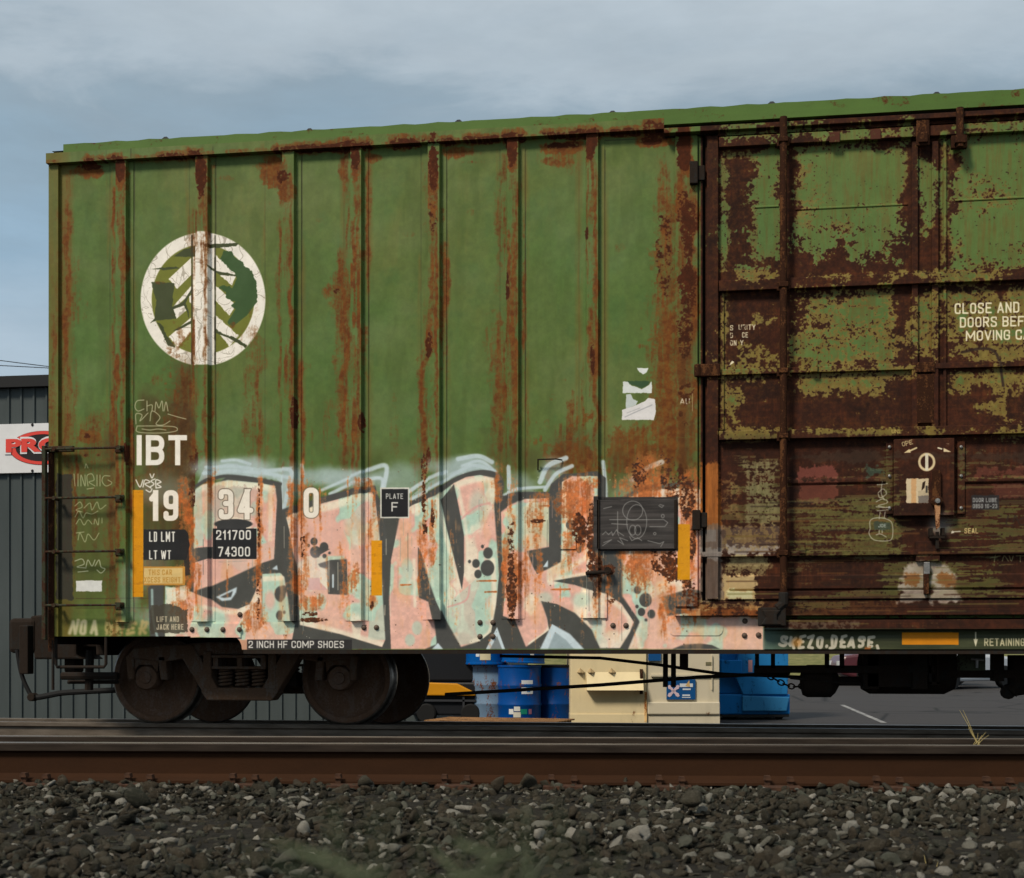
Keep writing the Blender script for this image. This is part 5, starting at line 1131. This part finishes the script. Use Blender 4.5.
# the shop sign on its wall
ys = yb-.06; p0, p1 = at(-30, 474, ys), at(96, 422, ys)
t = NT('sign_white'); n1 = t.noise(t.coord(), 3, 4); M['signw'] = t.out(t.ramp(n1, [(.2, (.62, .62, .62, 1)), (.8, (.74, .74, .74, 1))]), .5)
t = NT('sign_red'); M['red'] = t.out(srgb(214, 72, 62), .5)
t = NT('sign_black'); M['blk'] = t.out((.022, .02, .02, 1), .5)
sg = empty('wall_sign', ((p0.x+p1.x)/2, ys, p0.z), 'white sign with red letters over a black oval, on the grey building', 'sign')
build('panel', MB().box(p0.x, p1.x, ys-.02, ys+.02, p0.z, p1.z), M['signw'], sg)
cx_, cz_ = at(43, 448, ys).x, at(43, 448, ys).z; sx_ = abs(at(43, 448, ys).x-at(10, 448, ys).x)*1.0; sz_ = at(43, 431, ys).z-cz_
def ring(ro, ri, d):
    m = MB(); n = 48; q = [(math.cos(2*math.pi*k/n), math.sin(2*math.pi*k/n)) for k in range(n)]
    if ri is None: return m.prism([(cx_+sx_*ro*a, cz_+sz_*ro*b) for a, b in q], d-.004, d)
    for k in range(n):
        a, b = q[k], q[(k+1) % n]; m.prism([(cx_+sx_*ro*a[0], cz_+sz_*ro*a[1]), (cx_+sx_*ro*b[0], cz_+sz_*ro*b[1]), (cx_+sx_*ri*b[0], cz_+sz_*ri*b[1]), (cx_+sx_*ri*a[0], cz_+sz_*ri*a[1])], d-.004, d)
    return m
build('oval', ring(1.0, None, ys-.021), M['blk'], sg); build('oval_band', ring(.98, .80, ys-.026), M['red'], sg)
def glyphs(s, bold):
    cu = bpy.data.curves.new('tmp', 'FONT'); cu.body = s; cu.offset = bold; cu.resolution_u = 4
    o = bpy.data.objects.new('tmp', cu); COL.objects.link(o)
    dg = bpy.context.evaluated_depsgraph_get(); me = o.evaluated_get(dg).to_mesh(); me.calc_loop_triangles()
    v = np.array([p.co[:2] for p in me.vertices]); t = np.array([q.vertices[:] for q in me.loop_triangles])
    o.evaluated_get(dg).to_mesh_clear(); bpy.data.objects.remove(o); bpy.data.curves.remove(cu)
    v = (v-v.min(0))/(v.max(0)-v.min(0)); return v[t]
def letters(name, s, x0, z0, x1, z1, y, mat, parent, bold=.03):
    T = glyphs(s, bold); m = MB()
    for tri in T: m.add([(x0+p[0]*(x1-x0), y, z0+p[1]*(z1-z0)) for p in tri], [(0,1,2)])
    return build(name, m, mat, parent)
la, lb_ = at(7, 453, ys), at(79, 437.5, ys)
letters('lettering', 'PROS', la.x-.03, la.z-.03, lb_.x+.03, lb_.z+.03, ys-.036, M['signw'], sg, .06)
letters('lettering', 'PROS', la.x, la.z, lb_.x, lb_.z, ys-.041, M['red'], sg, .05)
for px_ in (33, 90):
    for py_ in (425, 471): p = at(px_, py_, ys); build('screw', MB().lathe([(.025, 0), (.02, -.012), (0, -.014)], (p.x, ys-.02, p.z), 'y', 8), M['blk'], sg)
# overhead wires
cm = M['rubber']
for py0, py1, lab in ((360.5, 366.5, 'upper of two thin overhead wires above the metal building'), (365.5, 368, 'lower of two thin overhead wires above the metal building')):
    tag(build('overhead_wire', MB().tube([W(-900, py0-22, 40), W(-300, py0-4, 40), W(0, py0, 40), W(48, py1, 40), W(300, py1+4, 40), W(800, py1-6, 40), W(1700, py1-60, 40)], .012, 5), cm), lab, 'wire')

# steel drums
def barrel(name, loc, colour, label, rusty=.08, tilt=(0,0,0), r=.29, h=.88, group='steel drums behind the freight car', rust=None, lid=None):
    root = empty(name, loc, label, 'drum', group); root.rotation_euler = tilt
    mt = weathered('drum_paint', colour, rust or srgb(120, 70, 38), rusty, .4, 5, .18, (1,1,.5))
    prof = [(0, .02), (r-.02, .02), (r-.008, .0), (r+.006, .004), (r+.008, .022), (r, .03)]
    for zc in (.30, .58): prof += [(r, zc-.03), (r+.012, zc-.008), (r+.012, zc+.008), (r, zc+.03)]
    prof += [(r, h-.04)]
    o = build('body', MB().lathe(prof, (0,0,0), 'z', 40), mt, None, True, base=Vector((0,0,0))); o.parent = root
    o = build('rim', MB().lathe([(r, h-.04), (r+.011, h-.032), (r+.011, h-.006), (r-.004, h), (r-.015, h-.02)], (0,0,0), 'z', 40), lid or mt, None, True, base=Vector((0,0,0))); o.parent = root
    o = build('lid', MB().lathe([(r-.012, h-.03), (r-.02, h-.022), (0, h-.02)], (0,0,0), 'z', 40), mt, None, True, base=Vector((0,0,0))); o.parent = root
    return root
def sticker(root, ang, z0, z1, half, mat, r=.292):
    """a label following the drum's curve"""
    k = 6; vs = []; 
    for i in range(k+1):
        a = R(ang)+(i/k-.5)*2*half/r; vs += [(r*math.sin(a), -r*math.cos(a), z0), (r*math.sin(a), -r*math.cos(a), z1)]
    o = build('sticker', MB().add(vs, [(2*i, 2*i+2, 2*i+3, 2*i+1) for i in range(k)]), mat, None, base=Vector((0,0,0))); o.parent = root; return o
BLUEC = srgb(0, 66, 136)
flat = {}
def fm(name, rgb, rough=.5):
    if name not in flat:
        t = NT(name); n1 = t.noise(t.coord(), 12, 4); c = srgb(*rgb); flat[name] = t.out(t.mix(n1, tuple(a*.85 for a in c[:3])+(1,), c), rough)
    return flat[name]
def gp(px_, dep): p = ray(px_, dep); p.z = ZG; return p
DBAR = 21.0
SB = F/DBAR
RB = .315
bA = barrel('steel_drum', gp(519.5, DBAR), BLUEC, 'blue drum with a white label and several small stickers, between grey and blue drums', r=RB)
sticker(bA, 30, .46, .66, .09, fm('label_white', (214, 220, 226)), RB+.003); sticker(bA, 33, .49, .58, .025, fm('label_blue', (60, 130, 190)), RB+.006)
for a_, z_, hx_, c_ in ((-14, .20, .035, (220, 222, 220)), (2, .245, .045, (214, 214, 208)), (2, .155, .055, (210, 206, 190)), (20, .20, .05, (28, 130, 110)), (38, .20, .025, (150, 100, 120))):
    sticker(bA, a_, z_-.035, z_+.04, hx_, fm('small_%d' % c_[0], c_), RB+.003)
bB = barrel('steel_drum', gp(556, DBAR+.35), srgb(0, 58, 124), 'plain blue drum beside the cream compactor, with a black clamped lid', r=RB, lid=fm('black_band', (16, 18, 24)), group='steel drums behind the freight car'); sticker(bB, 50, .62, .74, .02, fm('label_white', (214, 220, 226)), RB+.003)
bC = barrel('steel_drum', gp(492, DBAR+.4), srgb(104, 128, 152), 'grey-blue drum with rusty bands, leftmost of the standing drums', rusty=.22, r=RB)
ztop = ZG+.88
p = gp(523, DBAR-.02); p.z = ztop+.002; bD = barrel('steel_drum', p, srgb(0, 84, 160), 'bright blue drum stacked slightly crooked on the stickered blue drum', tilt=(0, R(2.6), 0), r=RB*1.0); p.z += .028; bD.location = p
sticker(bD, 32, .1, .2, .03, fm('label_white', (214, 220, 226)), RB+.003)
p = gp(487, DBAR+.3); p.z = ztop+.002; bE = barrel('steel_drum', p, srgb(0, 84, 160), 'bright blue drum stacked on the rusty grey-blue drum', r=RB); sticker(bE, 5, .07, .17, .08, fm('label_cream', (216, 206, 170)), RB+.003); sticker(bE, -16, .12, .18, .03, fm('label_white', (214, 220, 226)), RB+.003)
# wooden pallet in front of the drums
pr = empty('wooden_pallet', gp(500, DBAR-1.0), 'weathered wooden pallet lying in front of the steel drums', 'pallet')
wood = weathered('pallet_wood', srgb(150, 112, 74), srgb(92, 60, 36), .3, .85, 6, .3, (.4, 4, 4))
for k in range(7):
    o = build('deck_board', MB().box(-.95, .95, -.5+k*.15, -.39+k*.15, .105, .125), wood, None, base=Vector((0,0,0)), bevel=.003); o.parent = pr
for xx in (-.9, -.05, .8):
    o = build('stringer', MB().box(xx, xx+.1, -.5, .51, 0, .104), wood, None, base=Vector((0,0,0))); o.parent = pr
pr.rotation_euler = (0, 0, R(-9))
# dark machine with a yellow panel, half hidden by the wheel
mc = empty('sweeper_machine', gp(461, DBAR+.6), 'black machine with a yellow lower panel, seen past the freight car wheel', 'machine')
def loc(name, mb, mat, parent, **k):
    o = build(name, mb, mat, None, base=Vector((0,0,0)), **k); o.parent = parent; return o
loc('body', MB().box(-.75, .42, -.35, .5, .12, .62).prism([(-.75,.63),(.40,.63),(.30,1.3),(-.5,1.3)], -.3, .45), fm('machine_black', (30, 32, 36), .45), mc, bevel=.03)
loc('bumper', MB().prism([(-.6,.42),(.30,.42),(.28,.47),(.02,.60),(-.6,.62)], -.43, -.352), fm('machine_yellow', (206, 140, 22)), mc, bevel=.015)
loc('frame_bar', MB().box(-.7, .30, -.40, -.37, .33, .36).box(.1, .13, -.40, -.37, .2, .5), fm('bar_grey', (56, 58, 62)), mc)
for xx in (-.45, .22):
    w2 = loc('wheel', MB().lathe([(.06, -.06), (.13, -.06), (.15, -.04), (.15, .04), (.13, .06), (.06, .06)], (xx, -.36, .15), 'y', 20), M['rubber'], mc, smooth=True)
    loc('rim', MB().lathe([(.0, -.05), (.06, -.055), (.06, 0)], (xx, -.36, .15), 'y', 12), M['galv'], w2)

# cream compactor and the beige container beside it
cream = weathered('cream_paint', srgb(226, 208, 166), srgb(150, 92, 46), -.12, .55, 2.0, .07)
beige = weathered('beige_paint', srgb(206, 196, 172), srgb(140, 84, 50), -.12, .55, 2.0, .08)
DC = 20.6
c0, c1, c2 = W(570.5, 700, DC), W(646.5, 700, DC), W(720, 700, DC)
ax = (c2-c0).normalized()
def oriented(name, px_, dep, label, cat):
    e = empty(name, gp(px_, dep), label, cat); e.rotation_euler = (0, 0, YAW); return e
k = DC/F; zpy = lambda py_: EYE+(650-py_)*k-ZG
cpt = oriented('trash_compactor', 608.5, DC, 'cream steel compactor with a rust-edged ledge, between blue drums and beige container', 'compactor')
hw = 38*k
loc('body', MB().box(-hw, hw, .0, 1.5, .05, 2.3), cream, cpt, bevel=.01)
loc('base_band', MB().box(-hw-.004, hw+.004, -.012, 1.4, .0, zpy(714)), cream, cpt, bevel=.004)
loc('charge_ledge', MB().add([(-hw*.58, -.001, zpy(672)), (hw*.90, -.001, zpy(672)), (hw*.90, -.16, zpy(690)), (-hw*.58, -.16, zpy(690)), (-hw*.58, -.001, zpy(690.5)), (hw*.90, -.001, zpy(690.5))], [(0,1,2,3),(3,2,5,4),(0,3,4),(1,5,2)]), cream, cpt)
for xx in (-.72, -.45, .1):
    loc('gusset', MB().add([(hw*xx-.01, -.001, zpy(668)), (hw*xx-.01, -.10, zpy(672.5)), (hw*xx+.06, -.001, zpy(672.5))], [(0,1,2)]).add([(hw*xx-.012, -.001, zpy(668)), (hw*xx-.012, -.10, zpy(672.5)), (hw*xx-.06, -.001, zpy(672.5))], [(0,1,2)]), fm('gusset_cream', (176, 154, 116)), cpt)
loc('latch_post', MB().box(hw*.82, hw*.90, -.06, -.001, zpy(694), zpy(669)), weathered('latch_rust', srgb(96, 70, 50), srgb(60, 36, 24), .5), cpt, bevel=.006)
loc('corner_strip', MB().box(hw*.945, hw+.003, -.016, -.0, .06, zpy(692)), weathered('rusty_cream', srgb(230, 190, 130), srgb(170, 96, 40), .4), cpt)
bgc = oriented('steel_container', 683.3, DC+.02, 'beige steel container with a blue notice plate, right of the cream compactor', 'container')
hw = 36.4*k
loc('body', MB().box(-hw, hw, .02, 1.5, .05, 2.3), beige, bgc, bevel=.01)
loc('base_band', MB().box(-hw+.003, hw+.004, .0, 1.4, .0, zpy(714)), beige, bgc, bevel=.004)
loc('rib', MB().prism([(-hw+.005, zpy(714.5)), (hw, zpy(714.5)), (hw, zpy(702)), (-hw+.005, zpy(702))], -.03, .0195), beige, bgc, bevel=.015)
loc('rib', MB().box(-hw+.06, hw, -.015, .0195, zpy(676.5), zpy(674.5)), beige, bgc)
loc('door_strap', MB().box(hw*.78, hw*.80, -.008, .0195, zpy(690), zpy(655)), beige, bgc)
ns = loc('notice_plate', MB().box(-hw*.46, hw*.33, -.012, .015, zpy(699.5), zpy(679.5)), fm('notice_blue', (24, 82, 140)), bgc)
for (xa_, xb_, ya_, yb_) in ((-.10, .26, 683.5, 687), (-.02, .2, 688.5, 690), (-.03, .18, 694.5, 696), (-.04, .2, 697, 697.8)): loc('print', MB().box(hw*xa_, hw*xb_, -.016, -.0125, zpy(yb_), zpy(ya_)), fm('label_white', (214, 220, 226)), ns)
xq = MB(); cxq, czq = -hw*.27, zpy(691)
for s_ in (-1, 1): xq.add([(cxq-.09, -.0165, czq-s_*.07), (cxq-.06, -.0165, czq-s_*.09), (cxq+.09, -.0165, czq+s_*.07), (cxq+.06, -.0165, czq+s_*.09)], [(0,1,2,3)])
for a_ in range(4): xq.lathe([(.028, -.017), (.028, -.014)], (cxq+.075*math.cos(a_*math.pi/2+.78), 0, czq+.075*math.sin(a_*math.pi/2+.78)), 'y', 10)
loc('print', xq, fm('label_pink', (214, 190, 200)), ns)
loc('print', MB().add([(hw*.05, -.018, zpy(686)), (hw*.16, -.018, zpy(680)), (hw*.18, -.018, zpy(687))], [(0,1,2)]), fm('print_tan', (210, 176, 120)), ns)
loc('notice_plate', MB().box(-hw*.96, -hw*.62, -.012, .019, zpy(660.8), zpy(652)), fm('notice_blue', (24, 82, 140)), bgc)
loc('label_plate', MB().box(hw*.62, hw*.82, .01, .019, zpy(665), zpy(662)), fm('grey_label', (120, 116, 90)), bgc)

# blue dumpster on castors
db = oriented('dumpster', 757, 22.4, 'blue wheeled dumpster with sloping front, right of the beige container', 'dumpster')
dblue = weathered('dumpster_blue', srgb(16, 108, 178), srgb(24, 80, 126), .05, .5, 4, .15, (1, 1, .4))
k2 = 22.4/F; zq = lambda py_: EYE+(650-py_)*k2-ZG; xq_ = lambda px_: (px_-757)*k2
loc('body', MB().box(xq_(705), xq_(790), .0, 1.2, zq(714.5), zq(694)).box(xq_(705), xq_(789.5), .12, 1.2, zq(693.9), 2.0), dblue, db, bevel=.02)
loc('front_panel', MB().prism([(xq_(743), zq(694.5)), (xq_(787), zq(694.5)), (xq_(788), zq(676)), (xq_(788), 2.0), (xq_(747), 2.0), (xq_(735), zq(676))], -.03, .119), weathered('dumpster_light', srgb(36, 118, 178), srgb(24, 80, 126), .08, .5, 4, .15, (1, 1, .4)), db, bevel=.012)
loc('side_pocket', MB().box(xq_(720), xq_(741), -.12, .118, zq(674), zq(660)), dblue, db, bevel=.015)
loc('lower_lip', MB().prism([(xq_(742), zq(711)), (xq_(786), zq(711)), (xq_(789), zq(697)), (xq_(742), zq(695.5))], -.05, -.001), weathered('dumpster_light', srgb(52, 124, 174), srgb(30, 88, 132), .1, .5, 4, .15, (1, 1, .4)), db, bevel=.012)
loc('skid', MB().box(xq_(722), xq_(789), -.02, 1.1, zq(717), zq(714.6)), M['trim'], db)
loc('sticker', MB().box(xq_(748), xq_(752), -.036, -.031, zq(672), zq(660)), fm('sticker_pink', (206, 150, 150)), db)
loc('sticker', MB().box(xq_(757), xq_(772), -.036, -.031, zq(672.5), zq(670)), fm('label_white', (214, 220, 226)), db)
for px_, yy in ((730, .15), (739, .5), (780, .1), (784, .6), (735, .95), (780, .95)):
    c_ = loc('castor', MB().lathe([(.03, -.03), (.08, -.03), (.085, -.02), (.085, .02), (.08, .03), (.03, .03)], (xq_(px_), yy, .085), 'y', 18), M['rubber'], db, smooth=True)
    loc('fork', MB().box(xq_(px_)-.04, xq_(px_)+.04, yy-.045, yy-.035, .08, zq(717)), M['trim'], c_)

# far side of the lot: parked cars, verge with weeds, paint line
t = NT('grass_verge'); n1 = t.noise(t.coord(), 3, 6); M['verge'] = t.out(t.ramp(n1, [(.3, (.09, .10, .03, 1)), (.7, (.21, .19, .075, 1))]), .95)
vg = MB(); y0 = 46; n = 40; xs = np.linspace(-30, 60, n)
rr = [.9+.15*math.sin(i*1.3)+.1*math.sin(i*2.9) for i in range(n)]
vg.add([(x, y0+3, ZG+.002) for x in xs]+[(x, y0+8, ZG+rr[i]) for i, x in enumerate(xs)]+[(x, y0+30, ZG+1.3) for x in xs], [(i, i+1, n+i+1, n+i) for i in range(n-1)]+[(n+i, n+i+1, 2*n+i+1, 2*n+i) for i in range(n-1)])
tag(build('grass_bank', vg, M['verge'], smooth=True), kind='structure')
t = NT('old_white_line'); n1 = t.noise(t.coord(), 8, 5, .7); M['line'] = t.out(t.ramp(n1, [(.4, (.12, .12, .12, 1)), (.6, (.34, .33, .31, 1))]), .8)
def gpt(px_, py_): return ray(px_, (EYE-ZG)*F/(py_-650))
a_, b2 = gpt(842, 705), gpt(884, 723); dl = (b2-a_).normalized(); sd = Vector((-dl.y, dl.x, 0))*.045
sheet('parking_line', [(p.x, p.y) for p in (a_-sd, b2-sd, b2+sd, a_+sd)], ZG+.004, M['line'])
def parked_car(name, px_, dep, colour, label, ang):
    e = empty(name, gp(px_, dep), label, 'car', 'cars parked beyond the lot'); e.rotation_euler = (0, 0, ang)
    pm = fm('car_%d' % colour[0], colour, .3); gl = fm('car_glass', (24, 28, 32), .1)
    loc('body', MB().prism([(-2.2,.35),(-1.75,.22),(1.8,.22),(2.2,.36),(2.22,.75),(2.05,.86),(1.1,.95),(-1.5,1.0),(-2.1,.92),(-2.25,.7)], -.87, .87), pm, e, bevel=.08)
    loc('cabin', MB().prism([(-1.75,.98),(1.05,.93),(.35,1.44),(-1.15,1.46)], -.74, .74), pm, e, bevel=.06)
    for s_ in (-1, 1):
        loc('side_window', MB().prism([(-1.45,1.02),(.75,1.0),(.28,1.38),(-1.05,1.40)], s_*.742-.004, s_*.742+.004), gl, e)
        for xx in (-1.4, 1.35):
            w2 = loc('wheel', MB().lathe([(.2, -.1), (.31, -.1), (.33, -.06), (.33, .06), (.31, .1), (.2, .1)], (xx, s_*.80, .33), 'y', 24), M['rubber'], e, smooth=True)
            loc('rim', MB().lathe([(0, -.08*1), (.19, -.09), (.2, -.02), (.2, .08), (0, .09)], (xx, s_*.80, .33), 'y', 16), M['galv'], w2)
        loc('tail_light', MB().box(2.13, 2.24, s_*.66-.14, s_*.66+.14, .66, .84), fm('lamp_red', (190, 30, 30), .3), e)
        loc('headlight', MB().box(-2.26, -2.15, s_*.62-.16, s_*.62+.16, .62, .76), fm('lamp_clear', (210, 214, 216), .2), e)
    return e
parked_car('parked_car', 905, 45, (84, 40, 46), 'dark maroon car parked beyond the lot, glimpsed under the underframe', R(8))
parked_car('parked_car', 953, 41, (206, 208, 210), 'white car with red tail lights parked beyond the lot', R(50))

# ------------------------------------------------------------------ grasses
t = NT('dry_stalk'); M['dry'] = t.out(srgb(176, 158, 104), .8)
t = NT('weed_green'); M['weed'] = t.out((.075, .09, .05, 1), .8)
def tuft(name, root, stalks, label, mat):
    m = MB()
    for tip, r in stalks:
        a = Vector(root); b = Vector(tip); mid = (a+b)/2+Vector((0, 0, (b-a).length*.06))
        a2 = a+Vector((rng.uniform(-.02, .02), rng.uniform(-.02, .02), 0))
        m.tube([a2, (a2*2+mid)/3, mid, (mid+b)/2, b], [r, r, r*.8, r*.7, r*.35], 5)
    return tag(build(name, m, mat, base=Vector(root)), label, 'grass tuft')
dp = 7.9
rt = W(977, 745, dp)
tuft('grass_tuft', rt, [(W(959.5, 710, dp), .0022), (W(963, 710, dp), .002), (W(968, 728, dp), .0016), (W(982, 735, dp), .0016), (W(986, 732, dp), .0016), (W(989, 735, dp), .0014), (W(978, 733, dp), .0014)], 'dry straw-coloured stalks growing between the rails at the far right', M['dry'])
dp = 4.2; rt = W(931, 890, dp)
tuft('grass_tuft', rt, [(W(924, 855, dp), .0015), (W(938, 862, dp), .0015), (W(929, 866, dp), .0012)], 'few pale stalks growing in the gravel at the lower right', M['dry'])
dp = 6.4; rt = W(474, 740, dp)
# a few thin weeds close to the lens, thrown out of focus
for cx_, n_, lab in ((330, 16, 'blurred thin weeds close to the camera at the lower left of centre'), (480, 34, 'blurred thin weeds close to the camera at the lower centre')):
    rt = ray(cx_, .55); rt.z = .03; tips = []
    for i in range(n_):
        px_ = rng.normal(cx_, 70); d2 = rng.uniform(.42, .62); tips.append((W(px_+rng.normal(0, 30), rng.uniform(800, 880), d2), rng.uniform(.0006, .0014)))
    m = MB()
    for tip, r in tips:
        b = tip; a2 = Vector((b.x+rng.normal(0, .03), b.y+rng.normal(0, .03), .03)); mid = (a2+b)/2+Vector((rng.normal(0, .01), 0, 0))
        m.tube([a2, (a2*2+mid)/3, mid, (mid+b)/2, b], [r, r, r*.9, r*.7, r*.3], 5)
        for k in range(3):
            q = mid.lerp(b, rng.uniform(.1, .95)); e2 = q+Vector((rng.normal(0, .018), rng.normal(0, .01), rng.uniform(-.004, .02))); m.tube([q, q.lerp(e2, .5), e2], [r*.4, r*1.6, r*.2], 4)
    tag(build('weed_clump', m, M['weed'], base=Vector(rt)), lab, 'weeds')

# ------------------------------------------------------------------ sky and light
w = bpy.data.worlds.new('World'); sc.world = w; w.use_nodes = True; nt = w.node_tree; nt.nodes.clear()
N = nt.nodes.new; L = nt.links.new
SUN_EL, SUN_AZ = 46, -30           # azimuth measured from -Y towards -X
out_ = N('ShaderNodeOutputWorld'); bg = N('ShaderNodeBackground'); bg.inputs['Strength'].default_value = .1; L(bg.outputs[0], out_.inputs[0])
sky = N('ShaderNodeTexSky'); sky.sky_type = 'NISHITA'; sky.sun_disc = False; sky.sun_elevation = R(SUN_EL); sky.sun_rotation = R(180+30); sky.dust_density = 2; sky.ozone_density = 2
# overcast: a pale upper deck with a torn lower edge over a blue-grey band, brighter blue lower down
EXPO = .84
def rad(r, g, b): c = srgb(r, g, b); k = 1/(.1*2**EXPO); return (c[0]*k, c[1]*k, c[2]*k, 1)
tc = N('ShaderNodeTexCoord'); sx = N('ShaderNodeSeparateXYZ'); L(tc.outputs['Generated'], sx.inputs[0])
mp = N('ShaderNodeMapping'); mp.inputs['Scale'].default_value = (1, 1, 3.2); L(tc.outputs['Generated'], mp.inputs[0])
nz = N('ShaderNodeTexNoise'); nz.inputs['Scale'].default_value = 5.5; nz.inputs['Detail'].default_value = 7; nz.inputs['Roughness'].default_value = .58; nz.inputs['Distortion'].default_value = .4; L(mp.outputs[0], nz.inputs[0])
m1 = N('ShaderNodeMath'); m1.operation = 'MULTIPLY_ADD'; m1.inputs[1].default_value = .15; m1.inputs[2].default_value = -.075; L(nz.outputs['Fac'], m1.inputs[0])
m2 = N('ShaderNodeMath'); L(m1.outputs[0], m2.inputs[0]); L(sx.outputs['Z'], m2.inputs[1])
m3 = N('ShaderNodeMath'); m3.operation = 'MULTIPLY_ADD'; m3.inputs[1].default_value = .015; L(sx.outputs['X'], m3.inputs[0]); L(m2.outputs[0], m3.inputs[2])
rp = N('ShaderNodeValToRGB'); e = rp.color_ramp.elements
stops = [(.0, rad(188, 198, 206)), (.18, rad(174, 192, 206)), (.27, rad(150, 177, 197)), (.325, rad(146, 168, 183)), (.35, rad(147, 166, 179)), (.378, rad(174, 188, 198)), (.43, rad(188, 200, 208)), (1, rad(198, 205, 210))]
while len(e) < len(stops): e.new(.5)
for q, (a_, c_) in zip(e, stops): q.position = a_; q.color = c_
L(m3.outputs[0], rp.inputs[0])
n4 = N('ShaderNodeTexNoise'); n4.inputs['Scale'].default_value = 9; n4.inputs['Detail'].default_value = 8; n4.inputs['Roughness'].default_value = .6; L(mp.outputs[0], n4.inputs[0])
r4 = N('ShaderNodeMapRange'); r4.inputs[1].default_value = .3; r4.inputs[2].default_value = .7; r4.inputs[3].default_value = .93; r4.inputs[4].default_value = 1.06; L(n4.outputs['Fac'], r4.inputs[0])
ml = N('ShaderNodeMix'); ml.data_type = 'RGBA'; ml.blend_type = 'MULTIPLY'; ml.inputs[0].default_value = 1; L(rp.outputs[0], ml.inputs[6]); L(r4.outputs[0], ml.inputs[7])
mx = N('ShaderNodeMix'); mx.data_type = 'RGBA'; mx.inputs[0].default_value = .96; L(sky.outputs[0], mx.inputs[6]); L(ml.outputs[2], mx.inputs[7]); L(mx.outputs[2], bg.inputs[0])
sl = bpy.data.lights.new('sun', 'SUN'); sl.energy = 1.75; sl.angle = R(12); sl.color = (1, .89, .74); so = bpy.data.objects.new('sun', sl); COL.objects.link(so)
dirn = Vector((-math.sin(R(30))*math.cos(R(SUN_EL)), -math.cos(R(30))*math.cos(R(SUN_EL)), math.sin(R(SUN_EL))))
so.rotation_euler = dirn.to_track_quat('Z', 'Y').to_euler()

# ------------------------------------------------------------------ camera and view
cd = bpy.data.cameras.new('camera'); cam = bpy.data.objects.new('camera', cd); COL.objects.link(cam); sc.camera = cam
cd.sensor_fit = 'HORIZONTAL'; cd.sensor_width = 36; cd.lens = F*36/1024; cd.shift_y = (650-439)/1024; cd.clip_end = 3000; cd.clip_start = .05
cam.location = (0, CAMY, EYE); cam.rotation_euler = (R(90), 0, YAW)
cd.dof.use_dof = True; cd.dof.focus_distance = 11.6; cd.dof.aperture_fstop = 8
sc.view_settings.view_transform = 'Standard'; sc.view_settings.look = 'None'; sc.view_settings.exposure = EXPO; sc.view_settings.gamma = 1
sc.cycles.max_bounces = 6; sc.cycles.use_denoising = True
